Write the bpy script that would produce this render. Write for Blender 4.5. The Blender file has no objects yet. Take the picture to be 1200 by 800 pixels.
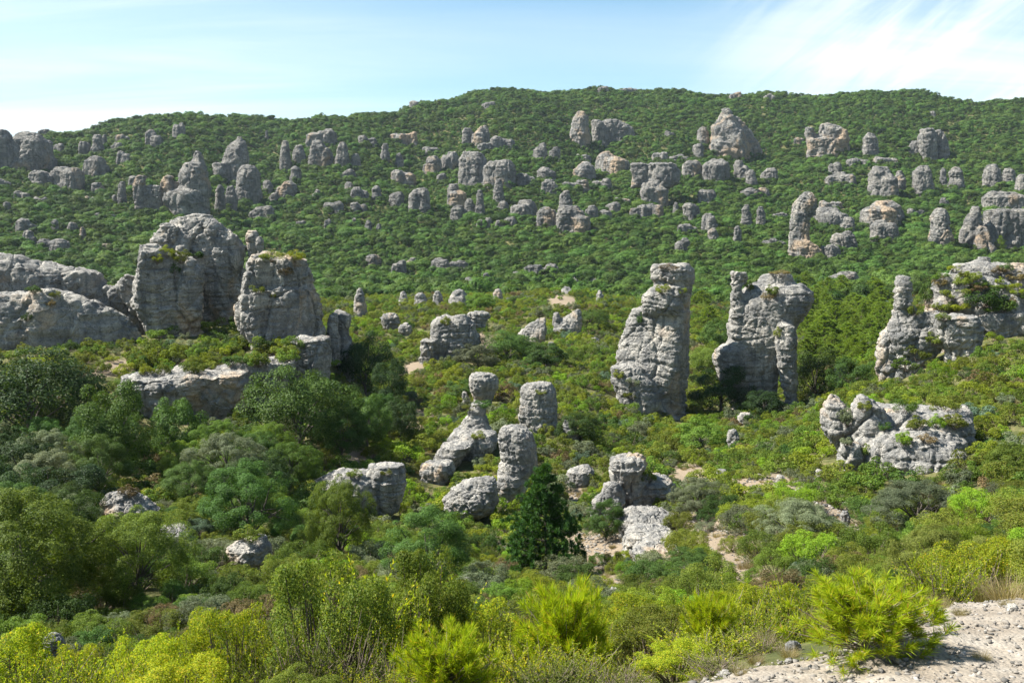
import bpy, math, random, time
import numpy as np
from mathutils import Vector
from mathutils.bvhtree import BVHTree
T0 = time.time()
rng = np.random.default_rng(7)
random.seed(7)
for blk in (bpy.data.objects, bpy.data.meshes):
    for b in list(blk): blk.remove(b)
scene = bpy.context.scene
COL = scene.collection

# ------------------------------------------------------------------ camera model (photo is 1200 x 800)
F_PX, U0, V0, HOR = 1153.0, 600.0, 400.0, 270.0
PITCH = math.atan((V0 - HOR) / F_PX)
CP, SP = math.cos(PITCH), math.sin(PITCH)
def ray(u, v):
    xc, yu = (u - U0) / F_PX, -(v - V0) / F_PX
    return np.array([xc, CP + yu * SP, -SP + yu * CP])
def P(u, v, D):
    d = ray(u, v); return d * (D / d[1])
def project(p):
    p = np.atleast_2d(p)
    f = p[:, 1] * CP - p[:, 2] * SP
    up = p[:, 1] * SP + p[:, 2] * CP
    f = np.where(f < 1e-3, 1e-3, f)
    return np.stack([U0 + F_PX * p[:, 0] / f, V0 - F_PX * up / f], 1)

# ------------------------------------------------------------------ noise
def _hash(ix, iy, iz, seed):
    h = (ix.astype(np.int64) * 73856093) ^ (iy.astype(np.int64) * 19349663) ^ (iz.astype(np.int64) * 83492791) ^ (seed * 2654435)
    h = h.astype(np.uint32)
    h ^= h >> np.uint32(15); h *= np.uint32(0x85ebca6b)
    h ^= h >> np.uint32(13); h *= np.uint32(0xc2b2ae35)
    h ^= h >> np.uint32(16)
    return h
_G = np.array([[1,1,0],[-1,1,0],[1,-1,0],[-1,-1,0],[1,0,1],[-1,0,1],[1,0,-1],[-1,0,-1],
               [0,1,1],[0,-1,1],[0,1,-1],[0,-1,-1],[1,1,0],[0,-1,1],[-1,1,0],[0,-1,-1]], float)
def noise(p, seed=0):
    p = np.asarray(p, float)
    i = np.floor(p).astype(np.int64); f = p - i
    w = f * f * f * (f * (f * 6 - 15) + 10)
    out = 0
    for dx in (0, 1):
        for dy in (0, 1):
            for dz in (0, 1):
                g = _G[_hash(i[:,0]+dx, i[:,1]+dy, i[:,2]+dz, seed) & np.uint32(15)]
                d = g[:,0]*(f[:,0]-dx) + g[:,1]*(f[:,1]-dy) + g[:,2]*(f[:,2]-dz)
                wx = w[:,0] if dx else 1-w[:,0]; wy = w[:,1] if dy else 1-w[:,1]; wz = w[:,2] if dz else 1-w[:,2]
                out = out + d * wx * wy * wz
    return out
def fbm(p, octs=4, seed=0, gain=.5):
    a, s, tot = 1.0, 0.0, 0.0
    q = np.array(p, float)
    for o in range(octs):
        s = s + a * noise(q, seed + o * 17); tot += a
        a *= gain; q = q * 2.03 + 11.7
    return s / tot * 1.5
def worley(p, seed=0, ids=False):
    p = np.asarray(p, float); i = np.floor(p).astype(np.int64)
    f1 = np.full(len(p), 9.0); f2 = np.full(len(p), 9.0); ci = np.zeros(len(p))
    for dx in (-1,0,1):
        for dy in (-1,0,1):
            for dz in (-1,0,1):
                c = i + np.array([dx,dy,dz])
                h = _hash(c[:,0], c[:,1], c[:,2], seed)
                o = np.stack([(h & np.uint32(1023))/1023., ((h >> np.uint32(10)) & np.uint32(1023))/1023., ((h >> np.uint32(20)) & np.uint32(1023))/1023.], 1)
                d = np.sqrt(((c + o - p) ** 2).sum(1))
                m = d < f1; ci = np.where(m, ((h >> np.uint32(5)) & np.uint32(1023))/1023., ci)
                f2 = np.where(m, f1, np.minimum(f2, d)); f1 = np.where(m, d, f1)
    return (f1, f2, ci) if ids else (f1, f2)
def hash1(k, seed=0):
    k = np.asarray(k).astype(np.int64)
    return (_hash(k, k * 0 + 7, k * 0 + 3, seed) & np.uint32(4095)) / 4095.0
def unit(v): return v / np.maximum(np.linalg.norm(v, axis=-1, keepdims=True), 1e-9)

# ------------------------------------------------------------------ terrain: control points (u, v, depth)
CPTS = [
 # track and near ledge
 (-100,880,6.0),(200,862,6.2),(450,845,6.3),(650,825,6.2),(820,812,6.0),(1000,808,5.8),(1200,806,5.8),(1350,806,5.8),
 (1000,742,7.4),(1110,712,8.2),(1200,705,8.4),(1350,700,8.6),(850,775,7.4),
 (-100,870,8),(150,862,8),(400,845,8),(620,820,8),
 (-100,860,10.5),(200,845,10.5),(450,825,10.5),(650,800,10.5),(850,775,10),(1000,752,10),(1200,735,10.5),(1350,730,10.5),
 (-100,835,15),(200,812,15),(450,795,15),(650,780,15),(850,755,15),(1050,735,14),(1250,715,14),
 # valley in front
 (-100,775,23),(40,755,24),(300,735,24),(560,725,25),(720,712,26),(850,694,26),(1000,684,24),(1150,672,21),(1300,655,21),
 (-50,680,34),(100,670,34),(300,668,34),(480,690,32),(640,688,38),(760,658,38),(835,640,36),(960,640,33),(1080,640,30),(1200,610,32),
 (-50,600,44),(150,600,44),(290,600,46),(420,612,50),(560,612,53),(610,600,55),(700,605,52),(900,582,48),(1000,578,49),(1080,580,49),(1200,545,50),
 (-50,520,62),(90,515,62),(250,515,64),(360,495,68),(470,540,64),(520,582,58),(560,515,70),(632,500,75),(700,525,72),(790,520,82),(860,520,80),(930,510,78),(960,510,66),(1100,500,60),(1200,480,62),
 # left platform
 (-60,440,78),(100,440,77),(160,440,79),(240,435,81),(330,413,87),(384,408,90),(100,500,69),(180,508,71),(250,506,72),(320,490,75),(390,464,82),(-60,405,92),(120,400,92),(215,390,95),(300,380,98),
 (410,440,98),(450,450,100),(565,472,86),(520,440,104),
 # plateau and tower feet
 (610,440,104),(700,440,108),(780,488,99),(850,482,101),(905,471,103),(960,470,106),(990,450,105),(1060,440,86),(1120,425,82),(1200,400,84),(1180,360,96),
 (450,395,140),(525,418,120),(625,403,140),(690,405,135),(760,420,135),(840,410,145),(960,405,150),(1000,410,150),
 (0,345,175),(150,345,175),(300,350,165),(420,370,170),(500,357,190),(570,357,190),(660,347,195),(720,360,190),(840,365,210),(960,365,215),(1080,345,220),(1200,330,210),
 (480,350,225),(600,349,225),(700,350,225),
 # far hill
 (-100,330,300),(100,330,300),(300,340,310),(500,343,330),(700,343,330),(850,343,300),(980,337,300),(1100,335,300),(1300,325,300),
 (-100,288,390),(100,285,400),(300,290,420),(500,290,430),(700,290,430),(900,288,430),(1100,290,420),(1300,285,420),
 (-100,240,470),(100,235,490),(300,240,520),(500,236,540),(700,232,550),(900,232,560),(1100,232,560),(1300,230,560),
 (-100,195,560),(100,190,580),(300,190,620),(500,185,660),(700,180,690),(900,178,700),(1100,178,690),(1300,175,690),
 (-100,180,620),(0,172,640),(60,160,650),(130,148,660),(200,138,680),(290,144,700),(380,142,720),(450,139,740),(490,128,780),(560,112,820),
 (-100,230,780),(0,215,800),(60,202,810),(130,188,830),(200,176,850),(290,172,880),(380,166,900),(450,160,900),(490,143,930),(560,130,950),(700,122,960),(900,124,960),(1080,120,960),(1200,122,960),(1320,124,960),
 (600,109,830),(700,107,850),(780,111,850),(900,112,850),(1000,111,850),(1080,107,850),(1200,110,850),(1320,112,850),
]
_cw = np.array([P(*c) for c in CPTS])
def _polar(x, y): return np.arctan2(x, y), np.log(np.maximum(np.hypot(x, y), 1e-6))
_ca, _cb = _polar(_cw[:,0], _cw[:,1])
_ct = _cw[:,2] / np.exp(_cb)
AS, BS = 4.0, 1.0
_cx = np.stack([_ca * AS, _cb * BS], 1)
def _tps(r2): return 0.5 * r2 * np.log(np.maximum(r2, 1e-12))
def _solve():
    n = len(_cx)
    K = _tps(((_cx[:,None] - _cx[None]) ** 2).sum(2)) + np.eye(n) * 0.0006
    Q = np.concatenate([np.ones((n,1)), _cx], 1)
    A = np.block([[K, Q], [Q.T, np.zeros((3,3))]])
    return np.linalg.solve(A, np.concatenate([_ct, np.zeros(3)]))
_W = _solve()
A_LIM = math.radians(33)
R_FAR = 900.0
def base_z(x, y):
    x = np.atleast_1d(np.asarray(x, float)); y = np.atleast_1d(np.asarray(y, float))
    a, b = _polar(x, y); r = np.exp(b)
    ac = np.clip(a, -A_LIM, A_LIM); rc = np.clip(r, 5.2, R_FAR); bc = np.log(rc)
    q = np.stack([ac * AS, bc * BS], 1)
    t = np.empty(len(q))
    for s in range(0, len(q), 20000):
        e = slice(s, s + 20000)
        d2 = ((q[e,None] - _cx[None]) ** 2).sum(2)
        t[e] = _tps(d2) @ _W[:-3] + _W[-3] + q[e] @ _W[-2:]
    z = t * rc
    over = np.maximum(r - R_FAR, 0)
    z = z - over * 0.10 * (1 - np.exp(-over / 200)) * np.where(z > 0, 1, 0)
    z = np.where(r > R_FAR, np.maximum(z, 10), z)
    return z
def ground_z(x, y):
    x = np.atleast_1d(np.asarray(x, float)); y = np.atleast_1d(np.asarray(y, float))
    z = base_z(x, y); r = np.hypot(x, y)
    p = np.stack([x, y, x * 0], 1)
    z = z + fbm(p / 0.6, 2, 3) * 0.03 * np.clip(12 / np.maximum(r, 1), 0, 1)
    z = z + fbm(p / 5.0, 3, 5) * 0.45 * np.clip((r - 14) / 30, 0, 1)
    z = z + fbm(p / 45.0, 3, 9) * 3.2 * np.clip((r - 300) / 150, 0, 1) * np.clip((1400 - r) / 500, 0, 1)
    return z
_RS = np.exp(np.linspace(math.log(5.0), math.log(1000.0), 1400))
def cast(u, v):
    """first terrain point along the ray of photo pixel (u, v)"""
    d = ray(u, v); h = math.hypot(d[0], d[1])
    x, y, zr = d[0] / h * _RS, d[1] / h * _RS, d[2] / h * _RS
    below = np.nonzero(zr <= ground_z(x, y))[0]
    k = below[0] if len(below) else len(_RS) - 250
    if not len(below):
        k = int(np.argmin(zr - ground_z(x, y)))
    r = _RS[k]
    X, Y = d[0] / h * r, d[1] / h * r
    return np.array([X, Y, float(ground_z(X, Y)[0])])

# ------------------------------------------------------------------ mesh helpers
def mesh_np(name, V, Fc, mats=(), mi=None, smooth=False):
    """Fc: list of (n,k) int arrays or one array"""
    if isinstance(Fc, np.ndarray): Fc = [Fc]
    Fc = [np.asarray(f, np.int32) for f in Fc if len(f)]
    me = bpy.data.meshes.new(name)
    me.vertices.add(len(V)); me.vertices.foreach_set('co', np.asarray(V, np.float32).ravel())
    tot = np.concatenate([np.full(len(f), f.shape[1], np.int32) for f in Fc])
    idx = np.concatenate([f.ravel() for f in Fc])
    me.loops.add(len(idx)); me.loops.foreach_set('vertex_index', idx)
    me.polygons.add(len(tot)); me.polygons.foreach_set('loop_start', np.concatenate([[0], np.cumsum(tot)[:-1]]).astype(np.int32))
    for m in mats: me.materials.append(m)
    if mi is not None: me.polygons.foreach_set('material_index', np.asarray(mi, np.int32))
    if smooth: me.polygons.foreach_set('use_smooth', np.ones(len(tot), bool))
    me.update(calc_edges=True)
    return me
def link(name, data, parent=None, loc=None):
    o = bpy.data.objects.new(name, data); COL.objects.link(o)
    if parent is not None: o.parent = parent
    if loc is not None: o.location = [float(c) for c in loc]
    return o
def tag(o, label=None, cat=None, group=None, kind=None):
    if label: o['label'] = label
    if cat: o['category'] = cat
    if group: o['group'] = group
    if kind: o['kind'] = kind
    return o

# ------------------------------------------------------------------ materials
class NT:
    def __init__(s, name, displace=False):
        s.m = bpy.data.materials.new(name); s.m.use_nodes = True
        s.t = s.m.node_tree; s.t.nodes.clear()
        s.out = s.n('ShaderNodeOutputMaterial')
    def n(s, typ, **kw):
        nd = s.t.nodes.new(typ)
        for k, v in kw.items():
            if k.startswith('i_'): nd.inputs[k[2:].replace('_', ' ')].default_value = v
            else: setattr(nd, k, v)
        return nd
    def l(s, a, b): s.t.links.new(a, b)
    def ramp(s, fac, stops, interp='LINEAR'):
        r = s.n('ShaderNodeValToRGB'); r.color_ramp.interpolation = interp
        e = r.color_ramp.elements
        while len(e) < len(stops): e.new(.5)
        for i, (p, c) in enumerate(stops):
            e[i].position = p; e[i].color = (*c, 1) if len(c) == 3 else c
        s.l(fac, r.inputs[0]); return r.outputs[0]
    def noise(s, vec, scale, detail=4, rough=.55, dist=0):
        nd = s.n('ShaderNodeTexNoise'); nd.inputs['Scale'].default_value = scale
        nd.inputs['Detail'].default_value = detail; nd.inputs['Roughness'].default_value = rough; nd.inputs['Distortion'].default_value = dist
        if vec is not None: s.l(vec, nd.inputs['Vector'])
        return nd.outputs['Fac']
    def mix(s, fac, a, b, typ='MIX'):
        nd = s.n('ShaderNodeMix', data_type='RGBA', blend_type=typ)
        for sock, val in ((nd.inputs[0], fac), (nd.inputs[6], a), (nd.inputs[7], b)):
            if hasattr(val, 'is_linked') or hasattr(val, 'links'): s.l(val, sock)
            elif isinstance(val, (int, float)): sock.default_value = val
            else: sock.default_value = (*val, 1)
        return nd.outputs[2]
    def math(s, op, a, b=0.0, clamp=False):
        nd = s.n('ShaderNodeMath', operation=op, use_clamp=clamp)
        for sock, val in ((nd.inputs[0], a), (nd.inputs[1], b)):
            if isinstance(val, (int, float)): sock.default_value = val
            else: s.l(val, sock)
        return nd.outputs[0]
    def mapping(s, vec, scale=(1,1,1), loc=(0,0,0)):
        nd = s.n('ShaderNodeMapping'); nd.inputs['Scale'].default_value = scale; nd.inputs['Location'].default_value = loc
        s.l(vec, nd.inputs['Vector']); return nd.outputs[0]

def rock_material(name, k=1.0, warm=.3, tone=1.16, bump=.5):
    """weathered dolomite; k = feature size in metres relative to a 15 m tower"""
    t = NT(name)
    co = t.n('ShaderNodeTexCoord').outputs['Object']
    oi = t.n('ShaderNodeObjectInfo').outputs['Random']
    sh = t.n('ShaderNodeVectorMath', operation='ADD'); t.l(co, sh.inputs[0])
    cmb = t.n('ShaderNodeCombineXYZ'); t.l(t.math('MULTIPLY', oi, 71.0), cmb.inputs[0]); t.l(t.math('MULTIPLY', oi, 33.0), cmb.inputs[1]); t.l(cmb.outputs[0], sh.inputs[1])
    co = sh.outputs[0]
    g = lambda c: tuple(x * tone for x in c)
    n1 = t.noise(co, .45 / k, 7, .68, .5)
    base = t.ramp(n1, [(.32, g((.12,.125,.128))), (.44, g((.235,.234,.228))), (.55, g((.33,.322,.302))), (.68, g((.43,.41,.37)))])
    st = t.noise(t.mapping(co, (1.6/k, 1.6/k, .20/k)), 1.0, 5, .65, .2)          # rain streaks
    base = t.mix(t.ramp(st, [(.48, (0,0,0)), (.60, (.8,.8,.8))]), base, g((.15,.155,.16)))
    hb = t.noise(t.mapping(co, (.3/k, .3/k, 3.4/k)), 1.0, 5, .7, .8)          # bedding
    base = t.mix(t.ramp(hb, [(.36, (.6,.6,.6)), (.47, (0,0,0))]), base, g((.13,.13,.128)))
    wn = t.noise(co, .16 / k, 5, .62, .8)
    base = t.mix(t.ramp(wn, [(.63 - .16*warm, (0,0,0)), (.74 - .16*warm, (.8,.8,.8))]), base, g((.45,.34,.235)))
    li = t.noise(co, 2.6 / k, 5, .75)
    base = t.mix(t.ramp(li, [(.54, (0,0,0)), (.64, (.72,.72,.72))]), base, g((.095,.10,.10)))
    pl = t.noise(co, 3.9 / k, 4, .75, .3)
    base = t.mix(t.ramp(pl, [(.60, (0,0,0)), (.68, (.6,.6,.6))]), base, g((.50,.49,.45)))
    fn = t.noise(co, 9.0 / k, 6, .8)
    base = t.mix(1.0, base, (1.025, 1.0, .955), 'MULTIPLY')
    base = t.mix(.75, base, t.ramp(fn, [(.30, (.45,.45,.45)), (.70, (1.35,1.35,1.35))]), 'MULTIPLY')
    b = t.n('ShaderNodeBsdfPrincipled', i_Roughness=.93); b.inputs['Specular IOR Level'].default_value = .12
    t.l(base, b.inputs['Base Color'])
    h = t.math('ADD', t.noise(co, 2.2 / k, 9, .75, .3), t.math('MULTIPLY', t.noise(t.mapping(co, (1,1,3.5)), 1.4 / k, 6, .7), .9))
    wv = t.n('ShaderNodeVectorMath', operation='ADD'); t.l(t.mapping(co, (1,1,1.5)), wv.inputs[0])
    nzv = t.n('ShaderNodeTexNoise'); nzv.inputs['Scale'].default_value = 1.1 / k; nzv.inputs['Detail'].default_value = 4; t.l(co, nzv.inputs['Vector'])
    sc_ = t.n('ShaderNodeVectorMath', operation='SCALE'); t.l(nzv.outputs['Color'], sc_.inputs[0]); sc_.inputs['Scale'].default_value = .9 * k; t.l(sc_.outputs[0], wv.inputs[1])
    for (fs, am) in ((.42, 1.1), (1.5, .5)):                                         # joints and cracks
        vo = t.n('ShaderNodeTexVoronoi', feature='DISTANCE_TO_EDGE'); vo.inputs['Scale'].default_value = fs / k; t.l(wv.outputs[0], vo.inputs['Vector'])
        mr = t.n('ShaderNodeMapRange'); t.l(vo.outputs['Distance'], mr.inputs[0]); mr.inputs[2].default_value = .045; mr.inputs[3].default_value = 0; mr.inputs[4].default_value = am
        h = t.math('ADD', h, mr.outputs[0])
    rm = t.n('ShaderNodeTexNoise', noise_type='RIDGED_MULTIFRACTAL'); rm.inputs['Scale'].default_value = 1.9 / k; rm.inputs['Detail'].default_value = 6; rm.inputs['Roughness'].default_value = .6; t.l(co, rm.inputs['Vector'])
    h = t.math('SUBTRACT', h, t.math('MULTIPLY', rm.outputs['Fac'], .22))
    bp = t.n('ShaderNodeBump', i_Strength=min(1, bump * 1.25), i_Distance=.75 * k); t.l(h, bp.inputs['Height']); t.l(bp.outputs[0], b.inputs['Normal'])
    t.l(b.outputs[0], t.out.inputs[0]); return t.m

def leaf_material(name, cols, trans=.35, gloss=.0, objvar=.35, rough=.55):
    """cols: ramp stops of leaf colours picked per leaf; some plants a bit lighter or yellower as a whole"""
    t = NT(name)
    rpi = t.n('ShaderNodeNewGeometry').outputs['Random Per Island']
    c = t.ramp(rpi, cols)
    oi = t.n('ShaderNodeObjectInfo').outputs['Random']
    hs = t.n('ShaderNodeHueSaturation'); t.l(c, hs.inputs['Color'])
    t.l(t.math('ADD', t.math('MULTIPLY', oi, .030 * objvar / .35), .5 - .013 * objvar / .35), hs.inputs['Hue'])
    o2 = t.math('FRACT', t.math('MULTIPLY', oi, 7.31))
    t.l(t.math('ADD', t.math('MULTIPLY', o2, objvar * 2), 1 - objvar), hs.inputs['Value'])
    d = t.n('ShaderNodeBsdfPrincipled', i_Roughness=rough); d.inputs['Specular IOR Level'].default_value = .12 + gloss
    t.l(hs.outputs[0], d.inputs['Base Color'])
    tr = t.n('ShaderNodeBsdfTranslucent'); 
    tc = t.mix(1.0, hs.outputs[0], (1.35, 1.3, .55), 'MULTIPLY'); t.l(tc, tr.inputs[0])
    mx = t.n('ShaderNodeMixShader'); mx.inputs[0].default_value = trans
    t.l(d.outputs[0], mx.inputs[1]); t.l(tr.outputs[0], mx.inputs[2]); t.l(mx.outputs[0], t.out.inputs[0])
    return t.m

def bark_material(name, c1, c2):
    t = NT(name); co = t.n('ShaderNodeTexCoord').outputs['Object']
    n = t.noise(t.mapping(co, (8,8,2)), 2.0, 4, .6)
    b = t.n('ShaderNodeBsdfPrincipled', i_Roughness=.9); b.inputs['Specular IOR Level'].default_value = .1
    t.l(t.ramp(n, [(.35, c1), (.65, c2)]), b.inputs['Base Color']); t.l(b.outputs[0], t.out.inputs[0]); return t.m

M = {}
M['rock'] = rock_material('dolomite_grey', 1.0, .42)
M['rock_warm'] = rock_material('dolomite_warm', 1.0, .62)
M['rock_small'] = rock_material('dolomite_boulder', .45, .35)
M['rock_far'] = rock_material('dolomite_far', 2.2, .38, 1.08, .7)
M['rock_far_warm'] = rock_material('dolomite_far_warm', 2.4, 1.0, 1.2, .7)
def ramp4(a, b, c, d=None): 
    return [(0, a), (.45, b), (.85, c)] + ([(1.0, d)] if d else [])
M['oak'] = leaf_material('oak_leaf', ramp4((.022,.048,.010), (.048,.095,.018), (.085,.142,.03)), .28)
M['oak_far'] = leaf_material('oak_leaf_hill', ramp4((.040,.082,.014), (.068,.128,.022), (.105,.165,.034)), .26, objvar=.45)
M['oak_light'] = leaf_material('downy_oak_leaf', ramp4((.05,.092,.012), (.10,.165,.022), (.16,.225,.038)), .36)
M['grey_green'] = leaf_material('grey_green_leaf', ramp4((.06,.08,.04), (.11,.135,.07), (.17,.19,.11)), .25)
M['blue_green'] = leaf_material('blue_green_leaf', ramp4((.05,.09,.055), (.09,.15,.095), (.14,.20,.13)), .25)
M['olive'] = leaf_material('olive_leaf', ramp4((.06,.09,.013), (.125,.165,.022), (.185,.22,.034), (.21,.19,.045)), .38)
M['yellow_green'] = leaf_material('yellow_green_leaf', [(0, (.085,.115,.010)), (.35, (.18,.245,.014)), (.7, (.28,.335,.02)), (.92, (.38,.385,.028)), (1, (.50,.34,.03))], .48, objvar=.30)
M['lime'] = leaf_material('lime_leaf', ramp4((.10,.135,.013), (.18,.225,.02), (.25,.285,.03)), .42, objvar=.25)
M['bright'] = leaf_material('bright_green_leaf', ramp4((.08,.14,.012), (.15,.245,.018), (.21,.30,.03)), .42)
M['brown'] = leaf_material('dry_brown_leaf', ramp4((.07,.055,.025), (.14,.11,.05), (.20,.15,.07)), .25)
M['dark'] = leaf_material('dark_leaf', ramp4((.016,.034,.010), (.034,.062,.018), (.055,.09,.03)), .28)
M['pine'] = leaf_material('aleppo_pine_needle', ramp4((.075,.14,.018), (.14,.22,.026), (.20,.275,.038), (.24,.25,.05)), .40, objvar=.12)
M['pine_young'] = leaf_material('young_pine_needle', ramp4((.16,.23,.01), (.27,.37,.012), (.36,.43,.02), (.42,.26,.05)), .45, objvar=.06)
M['pine_dark'] = leaf_material('dark_pine_needle', ramp4((.025,.065,.016), (.045,.11,.026), (.07,.14,.036)), .28, objvar=.1)
M['juniper'] = leaf_material('juniper_leaf', ramp4((.07,.095,.02), (.135,.165,.03), (.20,.22,.05)), .35, objvar=.15)
M['straw'] = leaf_material('dry_grass_blade', ramp4((.15,.12,.06), (.23,.19,.095), (.31,.26,.15)), .35, objvar=.2)
M['bark'] = bark_material('grey_bark', (.05,.042,.034), (.13,.115,.095))
M['twig'] = bark_material('brown_twig', (.10,.075,.055), (.25,.205,.165))

# ------------------------------------------------------------------ rocks
ROCK_BVH = []          # (BVHTree, object, footprint centre, radius)
FOOT = []              # plan ellipses (x, y, rx, ry) kept free of plants
def loft(rows, D, dr, n, rot, nseg=36):
    """closed solid through photo outlines: each row (v, u_left, u_right) becomes a super-ellipse slice at depth D"""
    ra = math.radians(rot); th = np.linspace(0, 2*math.pi, nseg, endpoint=False)
    cx, sx = np.cos(th), np.sin(th)
    ex = np.sign(cx) * np.abs(cx) ** (2/n); ey = np.sign(sx) * np.abs(sx) ** (2/n)
    rx = ex * math.cos(ra) - ey * dr * math.sin(ra); ry = ex * math.sin(ra) + ey * dr * math.cos(ra)
    s = np.abs(rx).max(); rx, ry = rx / s, ry / s
    rr = []
    v0, l0, r0 = rows[0]; c0, w0 = (l0 + r0) / 2, (r0 - l0) / 2
    hh = rows[1][0] - v0
    rr.append((v0 - .10 * hh, c0 - w0 * .45, c0 + w0 * .45)); rr.append((v0 - .02 * hh, c0 - w0 * .85, c0 + w0 * .85))
    rr += [(v0 + .10 * hh, l0, r0)] + list(rows[1:])
    V = []
    for (v, l, r) in rr:
        c = P((l + r) / 2, v, D); w = (P(r, v, D)[0] - P(l, v, D)[0]) / 2
        V.append(np.stack([c[0] + rx * w, D + ry * w, np.full(nseg, c[2])], 1))
    return V, rr
def build_rock(name, label, D, lobes, mat='rock', sink=2.5, voxel=None, strata=1.0, rough=1.0, cat='rock', group=None, lay=None, crack=.8, seed=None, low=.85, foot=True, blk=1.0):
    allV, allF, off = [], [], 0
    xs = []
    for lb in lobes:
        d = D + lb.get('dd', 0)
        rings, rr = loft(lb['rows'], d, lb.get('dr', .8), lb.get('n', 2.8), lb.get('rot', -12))
        last = rings[-1].copy(); last[:,2] -= lb.get('sink', sink); last[:, :2] = (last[:, :2] - last[:, :2].mean(0)) * 1.0 + last[:, :2].mean(0)
        rings.append(last)
        m = rings[0].shape[0]; k = len(rings)
        V = np.concatenate(rings + [rings[0].mean(0, keepdims=True), rings[-1].mean(0, keepdims=True)])
        i = np.arange(k - 1)[:, None] * m; j = np.arange(m)[None]
        q = np.stack([i + j, i + (j + 1) % m, i + m + (j + 1) % m, i + m + j], -1).reshape(-1, 4)[:, ::-1]
        tcap = np.stack([np.full(m, k*m), np.arange(m), (np.arange(m)+1) % m], 1)
        bcap = np.stack([np.full(m, k*m+1), (k-1)*m + (np.arange(m)+1) % m, (k-1)*m + np.arange(m)], 1)
        allF.append((q + off, tcap + off, bcap + off)); allV.append(V); off += len(V)
        if foot: FOOT.append((V[:,0].mean(), d, (V[:,0].max()-V[:,0].min())/2, (V[:,1].max()-V[:,1].min())/2))
    V = np.concatenate(allV)
    ext = V.max(0) - V.min(0)
    H = float(ext[2]); L = float(min(ext[0], ext[2]))
    vox = (voxel or max(.0014 * D, L / 110)) * .85
    me = mesh_np('tmp', V, [np.concatenate([f[0] for f in allF]), np.concatenate([np.concatenate(f[1:]) for f in allF])])
    o = bpy.data.objects.new('tmp', me); COL.objects.link(o)
    md = o.modifiers.new('r', 'REMESH'); md.mode = 'VOXEL'; md.voxel_size = vox
    dg = bpy.context.evaluated_depsgraph_get()
    m2 = bpy.data.meshes.new_from_object(o.evaluated_get(dg))
    bpy.data.objects.remove(o); bpy.data.meshes.remove(me)
    nv = len(m2.vertices)
    co = np.empty(nv*3, np.float32); m2.vertices.foreach_get('co', co); co = co.reshape(-1, 3).astype(float)
    no = np.empty(nv*3, np.float32); m2.vertices.foreach_get('normal', no); no = no.reshape(-1, 3).astype(float)
    sd = seed if seed is not None else (int(abs(V[:,0].mean()) * 13 + D * 7) % 997)
    lay = lay or max(.09 * H, 3.2 * vox)
    hor = 1 - np.abs(no[:,2]) ** 1.5
    # big rounded buttresses, joints, bedding ledges, pitted surface
    q = co + 0.25 * lay * np.stack([noise(co / (2*lay), sd+1), noise(co / (2*lay), sd+2), noise(co / (2*lay), sd+3)], 1)
    d = .050 * L * low * fbm(q * np.array([1,1,.55]) / (.34 * L), 3, sd)
    f1, f2 = worley(q * np.array([1,1,.42]) / (.30 * L + 1.2 * vox), sd + 5)
    d -= crack * (.030 * L) * np.exp(-(f2 - f1) / .05) * (.4 + .6 * hor)
    d += crack * .022 * L * (.5 - f1)
    lz = q[:,2] / lay + .9 * fbm(q * np.array([1,1,.3]) / (7 * lay), 2, sd + 9)
    k = np.floor(lz); fr = lz - k
    patch = np.clip(.55 + 1.5 * noise(co / (.5 * L), sd + 61), .1, 1.2)          # bedding shows strongly in places only
    amp = strata * .16 * lay * patch
    d += hor * amp * ((hash1(k, sd) - .5) * .9 - 1.5 * np.exp(-(np.minimum(fr, 1 - fr) / .06) ** 2))
    lz2 = lz * 3.1 + .5; k2 = np.floor(lz2); fr2 = lz2 - k2
    d += hor * amp * .5 * ((hash1(k2, sd + 4) - .5) - .9 * np.exp(-(np.minimum(fr2, 1 - fr2) / .12) ** 2))
    d += rough * .014 * L * fbm(co / (.10 * L + 2 * vox), 4, sd + 21, .6)
    d -= rough * 1.0 * vox * np.abs(fbm(co / (3.0 * vox), 2, sd + 33))
    for (cs, am) in ((.21, .015), (.075, .0065)):                                  # broken blocks with flat faces
        g1, g2, ci = worley(q * np.array([1,1,1.9]) / (cs * L + 2.2 * vox), sd + 41, True)
        e = g2 - g1
        d += rough * (am * L + .25 * vox) * ((ci - .5) * np.clip(e / .06, 0, 1) - .8 * np.exp(-e / .05))
    g1, g2, ci = worley(q * np.array([1,1,.62]) / (.40 * L + 2 * vox), sd + 77, True)       # big joint-bounded blocks
    e = g2 - g1
    d += blk * .035 * L * ((ci - .5) * np.clip(e / .05, 0, 1) - .9 * np.exp(-e / .035)) * (.3 + .7 * hor)
    co2 = co + no * d[:, None]
    org = np.array([V[:,0].mean(), V[:,1].mean(), co2[:,2].min()])
    m2.vertices.foreach_set('co', (co2 - org).astype(np.float32).ravel())
    m2.materials.clear(); m2.materials.append(M[mat])
    m2.polygons.foreach_set('use_smooth', np.ones(len(m2.polygons), bool))
    m2.update(); m2.name = name
    ob = link(name, m2, None, org); tag(ob, label, cat, group)
    tri = np.empty(len(m2.polygons)*4, np.int32)
    polys = [tuple(p.vertices) for p in m2.polygons]
    ROCK_BVH.append((BVHTree.FromPolygons([tuple(c) for c in co2], polys), ob))
    return ob
def lobe(rows, **k): return dict(rows=rows, **k)
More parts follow.
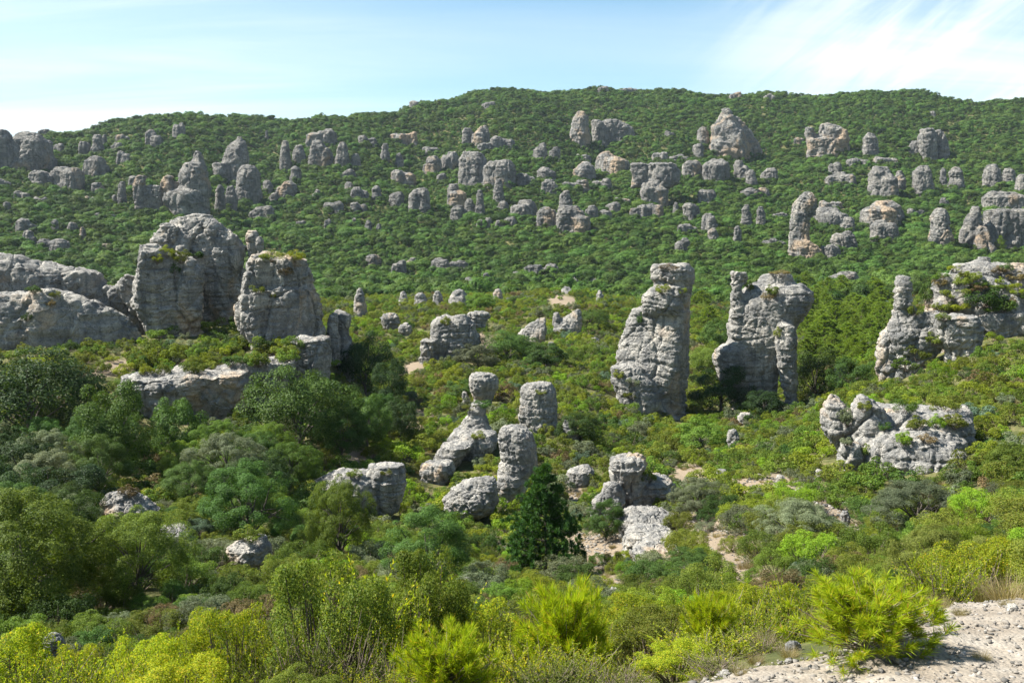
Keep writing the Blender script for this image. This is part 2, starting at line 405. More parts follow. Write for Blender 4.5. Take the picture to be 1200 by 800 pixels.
# ------------------------------------------------------------------ the named rocks (outlines read off the photo)
LAND = []      # landmarks for telling plants and stones apart: (u, v, phrase)
def R(name, label, D, lobes, short=None, **k):
    o = build_rock(name, label, D, lobes, **k)
    if short:
        us = [x for lb in lobes for r in lb['rows'] for x in r[1:]]; vs = [r[0] for lb in lobes for r in lb['rows']]
        LAND.append(((min(us)+max(us))/2, (min(vs)+max(vs))/2, short, (max(us)-min(us))/2, (max(vs)-min(vs))/2))
    return o
R('rock_tower', 'tall grey stone tower with two stacked cap blocks above a wide lower shaft', 100, [
    lobe([(309,766,808),(316,762,813),(326,761,814),(331,765,813)], dr=1.0, n=4, rot=-25, sink=.2),
    lobe([(334,764,811),(345,752,810),(360,750,809),(367,753,808),(371,760,806)], dr=1.05, n=4, rot=-27, sink=.2, dd=-.5),
    lobe([(362,742,810),(375,736,809),(395,728,808),(420,720,807),(440,717,806),(462,722,804),(486,738,804)], dr=.62, n=4.2, rot=-27),
    lobe([(428,714,752),(445,714,765),(460,718,775),(474,722,780)], dr=.8, n=2.6, dd=-2.5, rot=-10),
    lobe([(466,724,775),(478,730,788),(490,745,800)], dr=.8, n=2.8, dd=-2),
   ], 'the tall two-capped stone tower', strata=.8, low=.5, crack=.4, rough=.75, lay=1.25, seed=3)
R('rock_pillar', 'broad grey rock pillar with bulging head, thin finger at left, leg at right', 103, [
    lobe([(320,893,929),(328,887,932),(334,886,936)], dr=.8, n=2.6, dd=1, sink=1.2),
    lobe([(332,880,944),(341,870,953),(352,862,954),(362,858,950),(372,855,942),(382,853,934),(395,852,928),(415,850,918),(440,853,913),(470,862,912)], dr=.75, n=3.0, rot=-22),
    lobe([(380,911,934),(400,909,935),(425,909,934),(445,912,934),(458,917,934),(470,920,935)], dr=.9, n=2.5, dd=-3.2),
    lobe([(331,855,872),(345,855,871),(362,856,872)], dr=1, n=2.6, dd=-1, sink=3),
    lobe([(317,856,877),(325,855,878),(331,858,876)], dr=.9, n=2.3, dd=-1, sink=.3),
    lobe([(398,852,882),(409,838,886),(420,834,890),(440,838,892),(455,846,892),(470,856,890)], dr=.9, n=2.6, rot=20, dd=-.5),
   ], 'the bulging pillar with a thin finger', strata=1.15, lay=.75, low=.45, crack=.3, rough=.7, blk=.35, seed=11)
R('rock_crag', 'high dome-topped grey crag standing behind the squared buttress on the left', 100, [
    lobe([(254,206,246),(260,198,254),(266,190,261),(277,181,276),(290,176,289),(315,173,290),(345,171,290),(390,170,290)], dr=.6, n=3.4, rot=12),
    lobe([(258,238,250),(268,240,272),(279,242,280),(300,246,291),(345,246,291),(390,246,291)], dr=.8, n=3.6, dd=-1, rot=24),
    lobe([(264,188,214),(280,178,216),(300,175,214),(345,174,214)], dr=.8, n=3.2, dd=-2, rot=-8),
   ], 'the dome-topped crag', strata=.9, lay=1.3, seed=21, blk=1.5)
R('rock_buttress', 'squared grey buttress with a sunlit left edge and low bushes on its flat top', 93, [
    lobe([(286,160,186),(296,157,200),(310,156,206),(332,153,208),(352,150,208),(378,163,208),(397,168,208)], dr=.8, n=4.5, rot=30),
    lobe([(296,178,220),(306,176,230),(318,172,236),(340,170,238),(365,170,239),(397,174,238)], dr=.62, n=4.6, rot=22, dd=.6),
    lobe([(322,144,170),(336,138,172),(350,144,172),(362,152,172),(380,160,174)], dr=.5, n=2.8, rot=24, dd=1.2),
    lobe([(337,122,150),(345,126,168),(360,140,172),(375,152,174),(392,160,174)], dr=.4, n=2.6, rot=24, dd=2.2),
   ], 'the squared buttress', strata=.6, crack=.7, mat='rock', seed=5, blk=1.5)
R('split_rock', 'small knobbly split rock perched between the dome crag and the shaded block', 99, [
    lobe([(270,290,302),(278,287,305),(290,289,303),(300,290,302)], dr=.9, n=2.3),
    lobe([(277,300,308),(283,298,311),(292,300,310),(298,302,308)], dr=.9, n=2.3, dd=-.5)], None, seed=9)
R('rock_block', 'huge shaded grey block with a cracked slanting top and lit left edge', 87, [
    lobe([(297,292,322),(306,284,330),(318,281,334),(335,279,336),(352,276,338),(372,276,340),(388,280,340),(402,290,340)], dr=.75, n=4.2, rot=24),
    lobe([(297,310,345),(303,306,362),(312,306,368),(326,308,372),(340,310,374),(352,312,372)], dr=.75, n=4.0, rot=14, dd=.8, sink=6),
    lobe([(336,286,374),(346,283,378),(360,282,380),(376,283,382),(392,288,384),(404,296,384)], dr=.66, n=4.2, rot=18, dd=.5),
   ], 'the huge shaded block', strata=.7, lay=1.6, seed=14, blk=1.5)
R('rock_wall', 'long shaded grey cliff wall at the left edge with a rounded lower hump', 92, [
    lobe([(299,-60,22),(306,-60,50),(311,-60,74),(320,-60,110),(332,-60,119),(350,-60,124),(375,-60,130),(400,-60,140)], dr=.22, n=3, rot=13, dd=2),
    lobe([(336,100,150),(346,100,166),(360,100,172),(395,100,176)], dr=.3, n=3, rot=4, dd=3),
    lobe([(343,-60,78),(350,-60,100),(362,-60,128),(375,-60,146),(390,-60,156),(408,-60,164)], dr=.22, n=2.4, rot=14, dd=-3),
   ], 'the long left cliff wall', strata=1.1, lay=1.0, seed=31, voxel=.24)
R('rock_ledge', 'low shaded cliff band under the bushy platform, curving out below the block', 81, [
    lobe([(396,334,384),(405,331,385),(420,331,385),(440,334,384),(456,338,382)], dr=1.0, n=3.4, dd=1),
    lobe([(421,268,348),(432,263,346),(448,261,340),(466,263,330),(484,268,316)], dr=.95, n=3.2, dd=-2.2, rot=10),
    lobe([(432,200,298),(443,196,299),(460,200,296),(476,208,290),(494,214,282)], dr=1.15, n=3.2, dd=-4, rot=6),
    lobe([(438,148,232),(450,146,236),(466,152,234),(486,162,230)], dr=1.15, n=3, dd=-5),
   ], 'the low cliff band', strata=.7, lay=1.2, seed=17, low=.6)
R('rock_stump', 'narrow dark rock just right of the huge shaded block', 90, [
    lobe([(364,392,406),(369,387,411),(374,385,412),(386,389,410),(400,385,413),(430,386,414)], dr=.9, n=2.6), lobe([(368,384,396),(378,382,398),(396,382,400)], dr=.8, n=2.5, dd=-1.5)], None, seed=41, low=1.8, crack=1.5)
R('rock_cliff', 'pale cliff with an upright square finger, ochre hollow and bushy stepped shelves', 86, [
    lobe([(326,1050,1067),(337,1047,1069),(350,1046,1070),(362,1045,1076),(372,1044,1078)], dr=.85, n=2.9),
    lobe([(364,1044,1098),(374,1043,1108),(384,1038,1116),(392,1032,1120),(405,1028,1105),(418,1026,1090),(432,1026,1085),(448,1028,1080)], dr=.6, n=3.2, rot=-14),
    lobe([(370,1093,1146),(382,1094,1149),(395,1098,1148),(408,1106,1146),(424,1110,1140)], dr=.6, n=3, dd=-2.5, rot=-10),
    lobe([(319,1099,1145),(327,1093,1172),(338,1090,1195),(350,1089,1235),(362,1088,1250),(376,1088,1260),(392,1095,1260)], dr=.5, n=2.7, dd=4, rot=-8),
    lobe([(309,1122,1200),(316,1116,1240),(326,1112,1260),(340,1110,1265)], dr=.5, n=2.4, dd=10),
    lobe([(366,1140,1215),(378,1140,1235),(392,1146,1240)], dr=.5, n=2.5, dd=1.5),
   ], 'the pale cliff with a square finger', strata=2.0, lay=.62, mat='rock_warm', seed=8, voxel=.15, blk=.7, low=.6, rough=1.0)
R('rock_slab', 'small layered square slab crowning the bushy top of the right cliff', 97, [
    lobe([(301,1146,1160),(306,1144,1161),(312,1144,1160)], dr=.8, n=3)], None, strata=1.3, lay=.35, seed=2)
R('rock_outcrop', 'large broken rounded grey outcrop with bushes growing in its cracks, lower right', 55, [
    lobe([(462,973,982),(474,964,992),(489,961,996),(502,962,1002),(516,970,1008),(528,976,1012)], dr=1.1, n=3, dd=1.5, rot=-20),
    lobe([(464,1004,1016),(477,997,1034),(492,996,1042),(506,998,1052),(520,1000,1062),(536,1008,1066)], dr=.9, n=3, dd=.4, rot=-20),
    lobe([(506,1036,1082),(516,1026,1112),(528,1019,1128),(541,1015,1134),(555,1016,1136),(570,1028,1134)], dr=.75, n=2.8, dd=-1.3, rot=-22),
    lobe([(474,1122,1136),(483,1108,1139),(502,1104,1140),(525,1102,1139),(556,1104,1138)], dr=.9, n=2.8, dd=1.5),
    lobe([(478,1006,1128),(488,986,1136),(502,975,1138),(522,980,1138),(545,1000,1137),(562,1014,1136)], dr=.62, n=2.8, dd=2.0, rot=-10),
    lobe([(500,1040,1120),(512,1030,1130),(530,1020,1134)], dr=.7, n=2.6, dd=.3),
    lobe([(520,985,1004),(528,982,1006),(540,986,1008)], dr=.9, n=2.6, dd=-1),
   ], 'the broken rounded outcrop', strata=.5, crack=.6, rough=1.0, low=.5, blk=1.1, mat='rock_small', lay=.9, seed=19, voxel=.10)
R('squat_rock', 'small squat rock with a flat overhanging top, among bushes above the stacked cone', 84, [
    lobe([(437,551,579),(443,548,584),(453,549,584),(461,552,581),(468,555,578)], dr=.9, n=3, rot=14, sink=1.2),
    lobe([(459,541,549),(465,540,551),(470,541,551)], dr=.9, n=2.3)], 'the flat-topped squat rock', strata=.8, seed=6, mat='rock_small', lay=.5)
R('stub_pillar', 'squat stump-shaped grey pillar with a flat top standing among green bushes', 75, [
    lobe([(448,614,646),(456,610,651),(470,609,653),(484,608,654),(500,609,655)], dr=.85, n=3, rot=-15)], 'the squat stump pillar', strata=.8, mat='rock_small', seed=12, lay=.6)
R('waisted_pillar', 'rounded grey pillar with a pinched waist beside the dark pine', 56, [
    lobe([(500,585,619),(510,583,626),(524,586,630),(540,589,630),(550,585,629),(558,582,620)], dr=.85, n=2.5, sink=.8),
    lobe([(556,582,616),(570,580,613),(585,586,613),(600,592,612)], dr=.85, n=2.6, dd=-.3)], 'the pinched-waist pillar', strata=.6, crack=.6, low=1.5, mat='rock_small', seed=23, lay=.55, voxel=.075)
R('boulder', 'lumpy grey boulder at the left foot of the pinched-waist pillar', 53, [
    lobe([(560,550,580),(571,530,585),(585,520,586),(597,519,579),(610,526,556),(622,530,552)], dr=.8, n=2.3, sink=.8)], 'the lumpy boulder', crack=1.6, rough=1.4, mat='rock_small', seed=4, lay=.5, cat='boulder', voxel=.07)
R('rock_cone', 'pale leaning slab topped by a small two-tier stacked cone', 64, [
    lobe([(472,550,569),(481,546,571),(488,547,570)], dr=.9, n=2.4, dd=4, sink=.3),
    lobe([(487,545,572),(496,540,575),(506,534,578)], dr=.9, n=2.4, dd=4, sink=1.4),
    lobe([(505,530,582),(514,522,586),(524,520,584),(536,521,572)], dr=.8, n=2.5, dd=2.6),
    lobe([(520,516,556),(532,511,548),(545,503,540),(556,500,536)], dr=1.2, n=2.5, dd=.3),
    lobe([(541,494,530),(550,491,533),(562,491,532),(575,495,531),(584,502,526)], dr=.95, n=2.4, dd=-2.5)], 'the leaning slab with a stacked cone', mat='rock_small', strata=.7, seed=15, lay=.5, voxel=.085)
R('boulder', 'wide flat-topped boulder with a sunlit crest and shaded front, left of centre', 52, [
    lobe([(543,434,474),(552,428,477),(566,424,477),(582,424,474),(598,428,468),(608,436,456)], dr=.8, n=2.6, rot=12, sink=1),
    lobe([(552,390,440),(562,368,445),(574,359,445),(586,360,440),(600,368,436)], dr=.7, n=2.4, sink=1)], 'the wide flat-topped boulder', mat='rock_small', seed=27, lay=.6, cat='boulder', crack=.8, voxel=.075)
R('boulder', 'rough tilted boulder deep in the trees at the left, pale top and dark side', 40, [
    lobe([(575,128,160),(585,121,172),(596,119,188),(610,122,186),(624,126,180)], dr=.8, n=2.4, rot=-10)], 'the rough tilted boulder', mat='rock_small', seed=33, lay=.5, cat='boulder', rough=1.8, crack=1.3, voxel=.055)
R('boulder', 'pointed grey boulder behind the tall brown-twigged shrub on the lower left', 33, [
    lobe([(628,288,314),(640,264,318),(653,266,318),(668,278,304),(680,284,300)], dr=.85, n=2.4, rot=-20)], 'the pointed grey boulder', mat='rock_small', seed=35, lay=.45, cat='boulder', voxel=.05)
R('boulder', 'shaded low boulder to the right of the rough tilted boulder', 38, [
    lobe([(614,192,216),(624,184,228),(640,184,234),(652,190,230)], dr=.8, n=2.5)], None, mat='rock_small', seed=37, cat='boulder', voxel=.06)
R('rock_outcrop', 'crumbling grey outcrop with a narrow neck and overhanging head, right of the pine', 52, [
    lobe([(530,736,750),(537,716,756),(545,712,758),(552,714,752)], dr=.8, n=2.6, sink=.4),
    lobe([(546,712,756),(556,714,752),(568,716,748),(586,716,752)], dr=1.0, n=3, sink=1),
    lobe([(560,728,780),(570,724,790),(588,722,793)], dr=.9, n=2.8, dd=1, sink=1),
    lobe([(566,706,724),(577,699,728),(588,692,732),(600,688,722)], dr=.9, n=2.4, dd=-1),
    lobe([(554,742,768),(563,736,786),(573,735,793),(588,745,793)], dr=.8, n=2.6, dd=.4)], 'the crumbling necked outcrop', mat='rock_small', strata=.9, crack=1.3, seed=43, lay=.5, voxel=.07)
for (rows, D, lab, sd_) in [([(597,736,772),(603,726,790),(611,722,794),(622,724,792)], 46, 'upper of the broken ledges below the crumbling outcrop', 45),
    ([(617,740,776),(622,730,792),(632,728,796)], 41, 'middle broken ledge below the crumbling outcrop, above a bright bush', 48),
    ([(638,748,790),(643,738,798),(655,742,802)], 36, 'lowest broken ledge below the crumbling outcrop, beside bare soil', 49)]:
    R('rock_ledge', lab, D, [lobe(rows, dr=1.1, n=2.6, sink=1.2)], None, mat='rock_small', strata=1.6, rough=1.6, crack=1.4, blk=1.6, seed=sd_, lay=.3, voxel=.06)
R('rock_ledge', 'low flat ledge left of the crumbling outcrop', 60, [
    lobe([(545,676,692),(551,664,697),(560,662,697),(568,664,696)], dr=.9, n=2.5)], None, mat='rock_small', strata=1, seed=46, voxel=.08)
R('rock_spur', 'thin jagged spur right of the squat stump pillar', 72, [
    lobe([(492,661,674),(500,658,676),(510,662,679),(522,668,681)], dr=.9, n=2.5)], None, mat='rock_small', seed=47, voxel=.09)
R('layered_rock', 'stepped layered grey rock with a long shelf on the green plateau', 117, [
    lobe([(369,516,549),(378,505,560),(392,503,563),(402,500,564),(413,494,550)], dr=.6, n=2.8, rot=-8),
    lobe([(398,491,512),(410,490,510),(424,491,508)], dr=.8, n=2.8, dd=-2),
    lobe([(367,548,574),(372,546,576),(377,548,570)], dr=.5, n=2.6, dd=3, sink=.6)], 'the stepped layered rock', strata=1.5, lay=.7, crack=1.2, seed=51)
R('layered_rock', 'pale wedge of thin rock layers with an upright right end', 139, [
    lobe([(372,629,641),(382,616,641),(392,606,641),(404,602,638)], dr=.6, n=2.8, rot=-10)], 'the pale layered wedge', strata=1.5, lay=.7, seed=52, mat='rock_warm')
R('layered_rock', 'low saddle-shaped rock with a thick right end, behind the layered wedge', 146, [
    lobe([(364,669,681),(372,660,682),(382,648,682),(390,645,680)], dr=.6, n=2.7),
    lobe([(366,648,656),(372,647,657),(380,647,658)], dr=.9, n=2.4)], None, strata=1.3, lay=.8, seed=53)
for (u0, u1, va, vb, D, lab, s) in [
    (413,431,338,372,165,'knobbly two-tier pinnacle at the left end of the row of cones', 61),
    (466,479,341,354,190,'smallest cone at the left of the plateau row of rock cones',62),
    (484,502,342,358,188,'smooth broad cone, left of the pointed cone in the plateau row',63),
    (505,521,341,359,188,'pointed narrow cone between the broad cone and the grey lump',64),
    (523,553,340,363,186,'wide grey lump touching the left side of the round bright bush',65),
    (576,591,338,354,195,'slim upright cone just right of the round bright bush',66),
    (591,599,348,357,192,'tiny stone cone at the right foot of the slim upright cone',67),
    (697,709,340,357,190,'little pointed cone left of the tall two-capped tower',68),
    (655,673,336,347,205,'low pale slanting stone on the plateau crest',69)]:
    w = (u1-u0)/2; c = (u0+u1)/2; h = vb-va
    R('rock_cone', lab, D, [lobe([(va,c-w*.45,c+w*.4),(va+h*.3,c-w*.8,c+w*.7),(va+h*.6,c-w*.85,c+w*.9),(vb,c-w,c+w)], dr=.9, n=2.4)],
      None, seed=s, strata=1.1, lay=max(.9, h*D/F_PX*.2))
    if s in (61, 65): LAND.append((c, (va+vb)/2, {61:'the two-tier pinnacle',65:'the wide grey lump on the crest'}[s], w, h/2))
R('rock_ridge', 'long low jagged ridge beyond the gap right of the bulging pillar', 290, [
    lobe([(318,985,1003),(324,972,1006),(332,962,1008),(340,958,1008)], dr=.5, n=2.4, rot=-10)], 'the long jagged ridge', mat='rock_far', seed=71)
R('rock_ledge', 'pale low ledge among pines between the pillar and the right cliff', 150, [
    lobe([(404,1005,1024),(408,990,1026),(413,976,1026),(420,974,1026)], dr=.6, n=2.4)], None, seed=72)
R('boulder', 'small rounded boulder in front of the pines, right of the pillar leg', 104, [
    lobe([(426,979,990),(433,977,992),(442,978,991)], dr=.9, n=2.3)], None, seed=73, cat='boulder')
for (u0,u1,va,vb,D,lab,s) in [
    (851,868,503,523,74,'upright grey boulder in bushes below the bulging pillar',81),
    (863,886,483,497,92,'pale flat boulder at the foot of the bulging pillar',82),
    (836,856,549,562,58,'square pale boulder on the open slope below the two pillars',83),
    (908,922,556,567,50,'dark small boulder by the upper end of the bare path',84),
    (955,966,549,557,52,'low stone left of the broken rounded outcrop',85),
    (1109,1120,410,424,84,'small boulder among the bushes beneath the right cliff',86),
    (843,862,674,686,29,'grey boulder by the lower end of the bare path',87),
    (760,779,686,700,27,'dark broken boulder just behind the young pines in front',88),
    (985,1004,640,655,30,'pale block beside the bare ground right of the grey-green bush',89),
    (984,997,598,610,39,'small grey block on the bare patch above the grey-green bush',90),
    (690,704,395,404,140,'flat stone below the saddle-shaped rock',91),
    (540,556,676,690,30,'pale half-hidden boulder left of the dark pine',92),
    (50,78,742,764,17,'pale stone half buried in the yellow bushes at lower left',93),
    (446,470,366,382,150,'scattered grey blocks right of the two-tier pinnacle',94),
    (466,484,378,392,142,'low grey stone on the plateau left of the stepped layered rock',95),
    (712,728,688,700,26,'low white stone under the dark pine shadow',96),
    (640,652,400,412,128,'broken stones under the pale layered wedge',97)]:
    w = (u1-u0)/2; c = (u0+u1)/2; h = vb-va
    R('boulder', lab, D, [lobe([(va,c-w*.6,c+w*.5),(va+h*.35,c-w,c+w*.85),(va+h*.75,c-w*.95,c+w),(vb,c-w*.85,c+w*.8)], dr=.85, n=2.4, sink=1.2)], None,
      mat='rock_small' if D < 110 else 'rock', seed=s, cat='boulder', rough=1.6, crack=1.3)

# ------------------------------------------------------------------ rocks on the far hill
HILLROCKS = []     # filled in below, labelled at the end
def hill_rock(u0, u1, va, vb, kind=None, rows=None, lobes=None, label=None, short=None):
    if lobes is None: e_ = (u1-u0) * .05; u0 -= e_; u1 += e_
    c = (u0+u1)/2; w = (u1-u0)/2; h = vb-va
    g = cast(c, vb + 2.5); D = float(g[1])
    r = random.Random(int(u0*31+va*7))
    if lobes is None:
        lobes = []
        asp = (u1-u0) / h
        n = max(1, min(6, round(asp * 1.0 + .6)))
        if n == 1:
            j = lambda a: a * r.uniform(.8, 1.1)
            lobes.append(lobe([(va, c-w*j(.5), c+w*j(.5)), (va+h*.22, c-w*j(.85), c+w*j(.8)), (va+h*.5, c-w*j(.9), c+w*j(.9)), (va+h*.8, c-w, c+w), (vb+3, c-w*.95, c+w*.95)], dr=r.uniform(.75,1.1), n=r.uniform(2.3,3), rot=r.uniform(-40,10)))
        else:
            pk = r.random()
            for i in range(n):
                cc = u0 + (i+.5) * (u1-u0) / n + r.uniform(-.1,.1) * w; ww = (u1-u0) / n * r.uniform(.68,.95)
                if i == 0: cc = max(cc, u0 + ww*.95)
                if i == n-1: cc = min(cc, u1 - ww*.95)
                top = va if i == int(pk * n) else va + h * r.uniform(.04,.42)
                hh = vb - top
                lobes.append(lobe([(top, cc-ww*r.uniform(.4,.7), cc+ww*r.uniform(.4,.7)), (top+hh*.25, cc-ww*.92, cc+ww*.9), (top+hh*.6, cc-ww*.95, cc+ww), (vb+3, cc-ww*1.03, cc+ww)], dr=r.uniform(.7,1.1), n=r.uniform(2.6,4.2), rot=r.uniform(-40,10), dd=r.uniform(-.6,.5) * ww * D / F_PX))
    far = {'w': 'rock_far_warm'}.get(kind, 'rock_far')
    nm = 'rock_crag' if w*2/h > 1.15 else ('rock_pinnacle' if w*2/h < .62 else 'rock_outcrop')
    o = build_rock(nm, label, D, lobes, mat=far, sink=5, voxel=max(.0008 * D, min(w*2,h)*D/F_PX/26), seed=int(u0*3+va) % 991, strata=.9, crack=1.0, rough=.9, blk=1.2, lay=max(2.2, h*D/F_PX*.14), cat='rock')
    HILLROCKS.append((o, c, (va+vb)/2, w*2, h, kind, label))
    if short: LAND.append((c, (va+vb)/2, short, w, h/2))
    return o
hr = hill_rock
hr(830,885,127,178,'w',lobes=[lobe([(127,845,855),(136,841,861),(150,833,868),(165,832,876),(180,830,880)],dr=.8,n=2.5,rot=-15),lobe([(140,858,870),(155,858,882),(168,860,890),(178,862,893)],dr=.7,n=2.4,dd=5),lobe([(165,832,856),(176,831,858),(184,831,858)],dr=.8,n=2.4,dd=-6)],label='tall pale peaked crag high on the right of the hill',short='the pale peaked crag')
hr(942,996,145,177,'w',lobes=[lobe([(145,960,975),(153,958,993),(163,957,995),(177,956,995)],dr=.6,n=3,rot=-12),lobe([(150,943,955),(158,943,957),(175,945,962)],dr=.8,n=2.4),lobe([(162,946,990),(176,946,990)],dr=.5,n=2.6,dd=-3)],label='pale orange-faced crag with a notch, upper right hillside',short='the orange-faced notched crag')
hr(1074,1113,151,186,None,lobes=[lobe([(151,1078,1094),(160,1076,1097),(178,1077,1098),(186,1080,1098)],dr=.9,n=2.7),lobe([(153,1094,1104),(165,1097,1111),(186,1098,1113)],dr=.9,n=2.5,dd=2)],label='blocky split grey crag on the upper right hillside',short='the blocky split crag')
hr(669,692,131,166,'w',label='upright pale-footed crag at the left end of the high shaded crag',short='the pale-footed high crag')
hr(692,745,140,165,None,lobes=[lobe([(141,694,706),(150,692,712),(165,693,714)],dr=.9,n=2.4,dd=-3),lobe([(141,704,728),(150,704,742),(165,706,746)],dr=.5,n=2.6)],label='long dark shaded crag high above the stone tower')
hr(168,192,217,246,'w',lobes=[lobe([(218,170,191),(228,168,192),(240,169,192),(248,172,192)],dr=.5,n=3),lobe([(206,160,172),(216,156,170),(232,158,172)],dr=.9,n=2.4)],label='pale square cliff at the left end of the big left hill cliff',short='the pale square hill cliff')
hr(190,250,176,250,'w',lobes=[lobe([(176,226,236),(184,224,240),(192,226,240)],dr=.9,n=2.4),lobe([(190,214,242),(205,208,247),(228,207,248),(252,208,249)],dr=.8,n=2.7,rot=-15),lobe([(224,192,232),(236,190,240),(252,200,245)],dr=.6,n=2.6,dd=-5),lobe([(205,190,205),(215,186,208),(235,186,208)],dr=.8,n=2.4,dd=2)],label='large many-fronted cliff with a knob on top, left hillside',short='the large left hill cliff')
hr(248,298,160,212,None,lobes=[lobe([(160,276,286),(172,264,291),(188,258,294),(205,256,292),(214,256,290)],dr=.7,n=2.5,rot=-15),lobe([(192,248,264),(200,248,268),(212,250,268)],dr=.8,n=2.4,dd=-5)],label='big leaning crag with a jagged peak beside the large left hill cliff',short='the leaning jagged crag')
hr(252,264,217,247,None); hr(263,278,218,244,None); hr(276,306,194,238,None)
hr(926,958,225,300,'w',lobes=[lobe([(225,940,952),(236,930,958),(252,926,956),(256,928,950)],dr=.8,n=2.5),lobe([(250,928,944),(265,926,948),(285,924,950)],dr=.7,n=2.8,dd=-4),lobe([(282,932,952),(290,930,960),(300,932,965)],dr=.8,n=2.4,dd=-7)],label='tall stacked cliff with a steep left edge, right hillside',short='the tall stacked hill cliff')
hr(1142,1205,243,292,None,lobes=[lobe([(243,1138,1150),(256,1132,1152),(270,1127,1150),(284,1123,1146)],dr=.8,n=2.6),lobe([(246,1155,1210),(256,1152,1215),(272,1148,1215),(292,1144,1210)],dr=.5,n=2.7,dd=2),lobe([(266,1146,1156),(280,1142,1162),(292,1141,1166)],dr=.9,n=2.4,dd=-5)],label='massive grey cliff with a leaning left flake at the right edge',short='the massive right-edge cliff')
hr(1150,1205,224,245,None,lobes=[lobe([(225,1158,1190),(232,1152,1205),(246,1152,1210)],dr=.6,n=2.6)],label='rounded slab sitting above the massive right-edge cliff')
hr(1088,1116,245,287,'w',label='narrow upright rock with a pale base left of the massive right-edge cliff',short='the narrow pale-based rock')
hr(1020,1052,195,230,None,label='steep left-facing grey rock right of the tall stacked hill cliff',short='the steep left-facing rock')
hr(1011,1056,235,263,'w'); hr(1022,1052,258,284,None)
hr(748,792,190,238,None,lobes=[lobe([(191,758,790),(200,760,796),(214,756,796),(222,756,784)],dr=.7,n=2.6),lobe([(214,752,770),(224,749,784),(238,750,784)],dr=.8,n=2.5,dd=-4),lobe([(192,738,760),(200,738,762),(209,740,764)],dr=.6,n=2.7,dd=2)],label='large two-step grey crag on the hill right above the tall tower',short='the two-step hill crag')
hr(700,736,178,203,'w',label='smooth pale slab-faced crag left of the two-step hill crag',short='the slab-faced crag')
hr(540,602,179,213,None,label='wide broken crag in the middle of the hillside',short='the wide mid-hill crag')
for a in [(-20,22,152,196),(3,56,156,198),(36,96,196,217),(100,126,183,204),(93,106,166,181),(107,122,158,179),(119,126,158,171),(130,143,167,176),(45,58,151,158),
  (171,190,152,170),(203,217,144,158),(55,66,184,197),(138,148,213,237),(108,122,214,227),(131,138,228,238),(4,13,236,246),(63,75,168,178),
  (310,315,153,162),(328,341,165,200),(343,358,170,190),(340,353,195,212),(307,320,211,227),(325,346,212,229),(315,326,226,234),
  (364,389,165,195),(393,409,167,193),(411,423,180,196),(360,393,151,167),(446,457,168,186),(463,473,179,194),(399,416,198,209),(404,414,213,224),(411,432,219,235),(435,447,218,234),(457,473,225,239),(480,503,220,247),(366,376,222,232),
  (496,517,183,203),(517,537,178,198,'w'),(542,557,150,167),(553,573,148,167,'w'),(578,591,210,237),(582,596,236,248),(525,546,216,241,'w'),(543,557,233,254),(557,568,223,254),(529,550,241,257),(599,628,234,253),(629,653,243,266),(655,671,223,248),(654,691,241,269),(512,523,203,212),(605,626,203,215),(630,651,196,211),(635,653,210,226),(625,641,168,186),(643,656,172,186),(560,576,167,176),(575,602,160,173),
  (672,696,190,209,'w'),(800,823,188,206),(779,790,153,159),(686,701,241,257),(702,717,246,256),(710,727,237,248),(788,796,237,250),(800,819,238,255),(818,839,222,236),
  (816,831,149,169,'w'),(812,824,168,181),(823,854,186,209),(860,878,188,208),(874,887,199,216),(892,911,197,211),(930,942,161,169),(971,986,190,202),(822,839,250,269),(829,842,267,285),(859,869,265,284),(868,881,240,266),(886,897,242,263),(957,991,243,263),(985,1001,254,271),(975,1001,271,293),(960,984,287,300),
  (1011,1029,156,183),(1064,1078,165,178),(1048,1061,200,223),(1070,1093,194,226),(1101,1110,197,217),(1111,1129,196,222),(1152,1173,193,219),(1170,1189,197,213),(1190,1206,204,226),(1101,1112,232,243),
  (480,491,118,125),(565,580,119,126),(700,713,101,107),(726,746,103,109),(855,869,108,115),(895,908,110,116),(1085,1096,130,136),
  (412,418,255,265),(427,436,258,271),(441,447,262,270),(347,358,258,264),(429,446,298,311),(459,476,305,321),(476,488,302,313),(380,388,256,264),(20,40,256,270),(60,69,257,271),(93,101,266,279),(80,90,260,270),(28,42,270,287),(791,808,279,294),(545,560,325,337),(566,575,320,330),(600,612,318,326),(668,678,325,334),(690,700,326,336)]:
    hr(*a)
_r = random.Random(5); _n = 0; _done = [(x[1], x[2], x[3], x[4]) for x in HILLROCKS]
for (bu0, bu1, bv0, bv1, n) in [(0,170,160,240,7),(170,330,190,250,3),(330,490,160,245,5),(490,700,170,265,8),(690,840,180,260,5),(790,1010,185,295,7),(1000,1195,170,285,5),(400,700,300,336,4),(20,130,250,290,3)]:
    for _ in range(n * 6):
        if _n >= n: break
        w = _r.uniform(16, 40); h = w * _r.uniform(.28, .55); uu = _r.uniform(bu0, bu1); vv = _r.uniform(bv0, bv1)
        if any(abs(uu - a) < (w + b2) * .5 + 1 and abs(vv - b) < (h + d2) * .5 for (a, b, b2, d2) in _done): continue
        hr(uu - w/2, uu + w/2, vv - h/2, vv + h/2, 'w' if _r.random() < .15 else None); _done.append((uu, vv, w, h)); _n += 1
    _n = 0
print('rocks', len(ROCK_BVH), sum(len(o.data.polygons) for _, o in ROCK_BVH), round(time.time() - T0, 1))
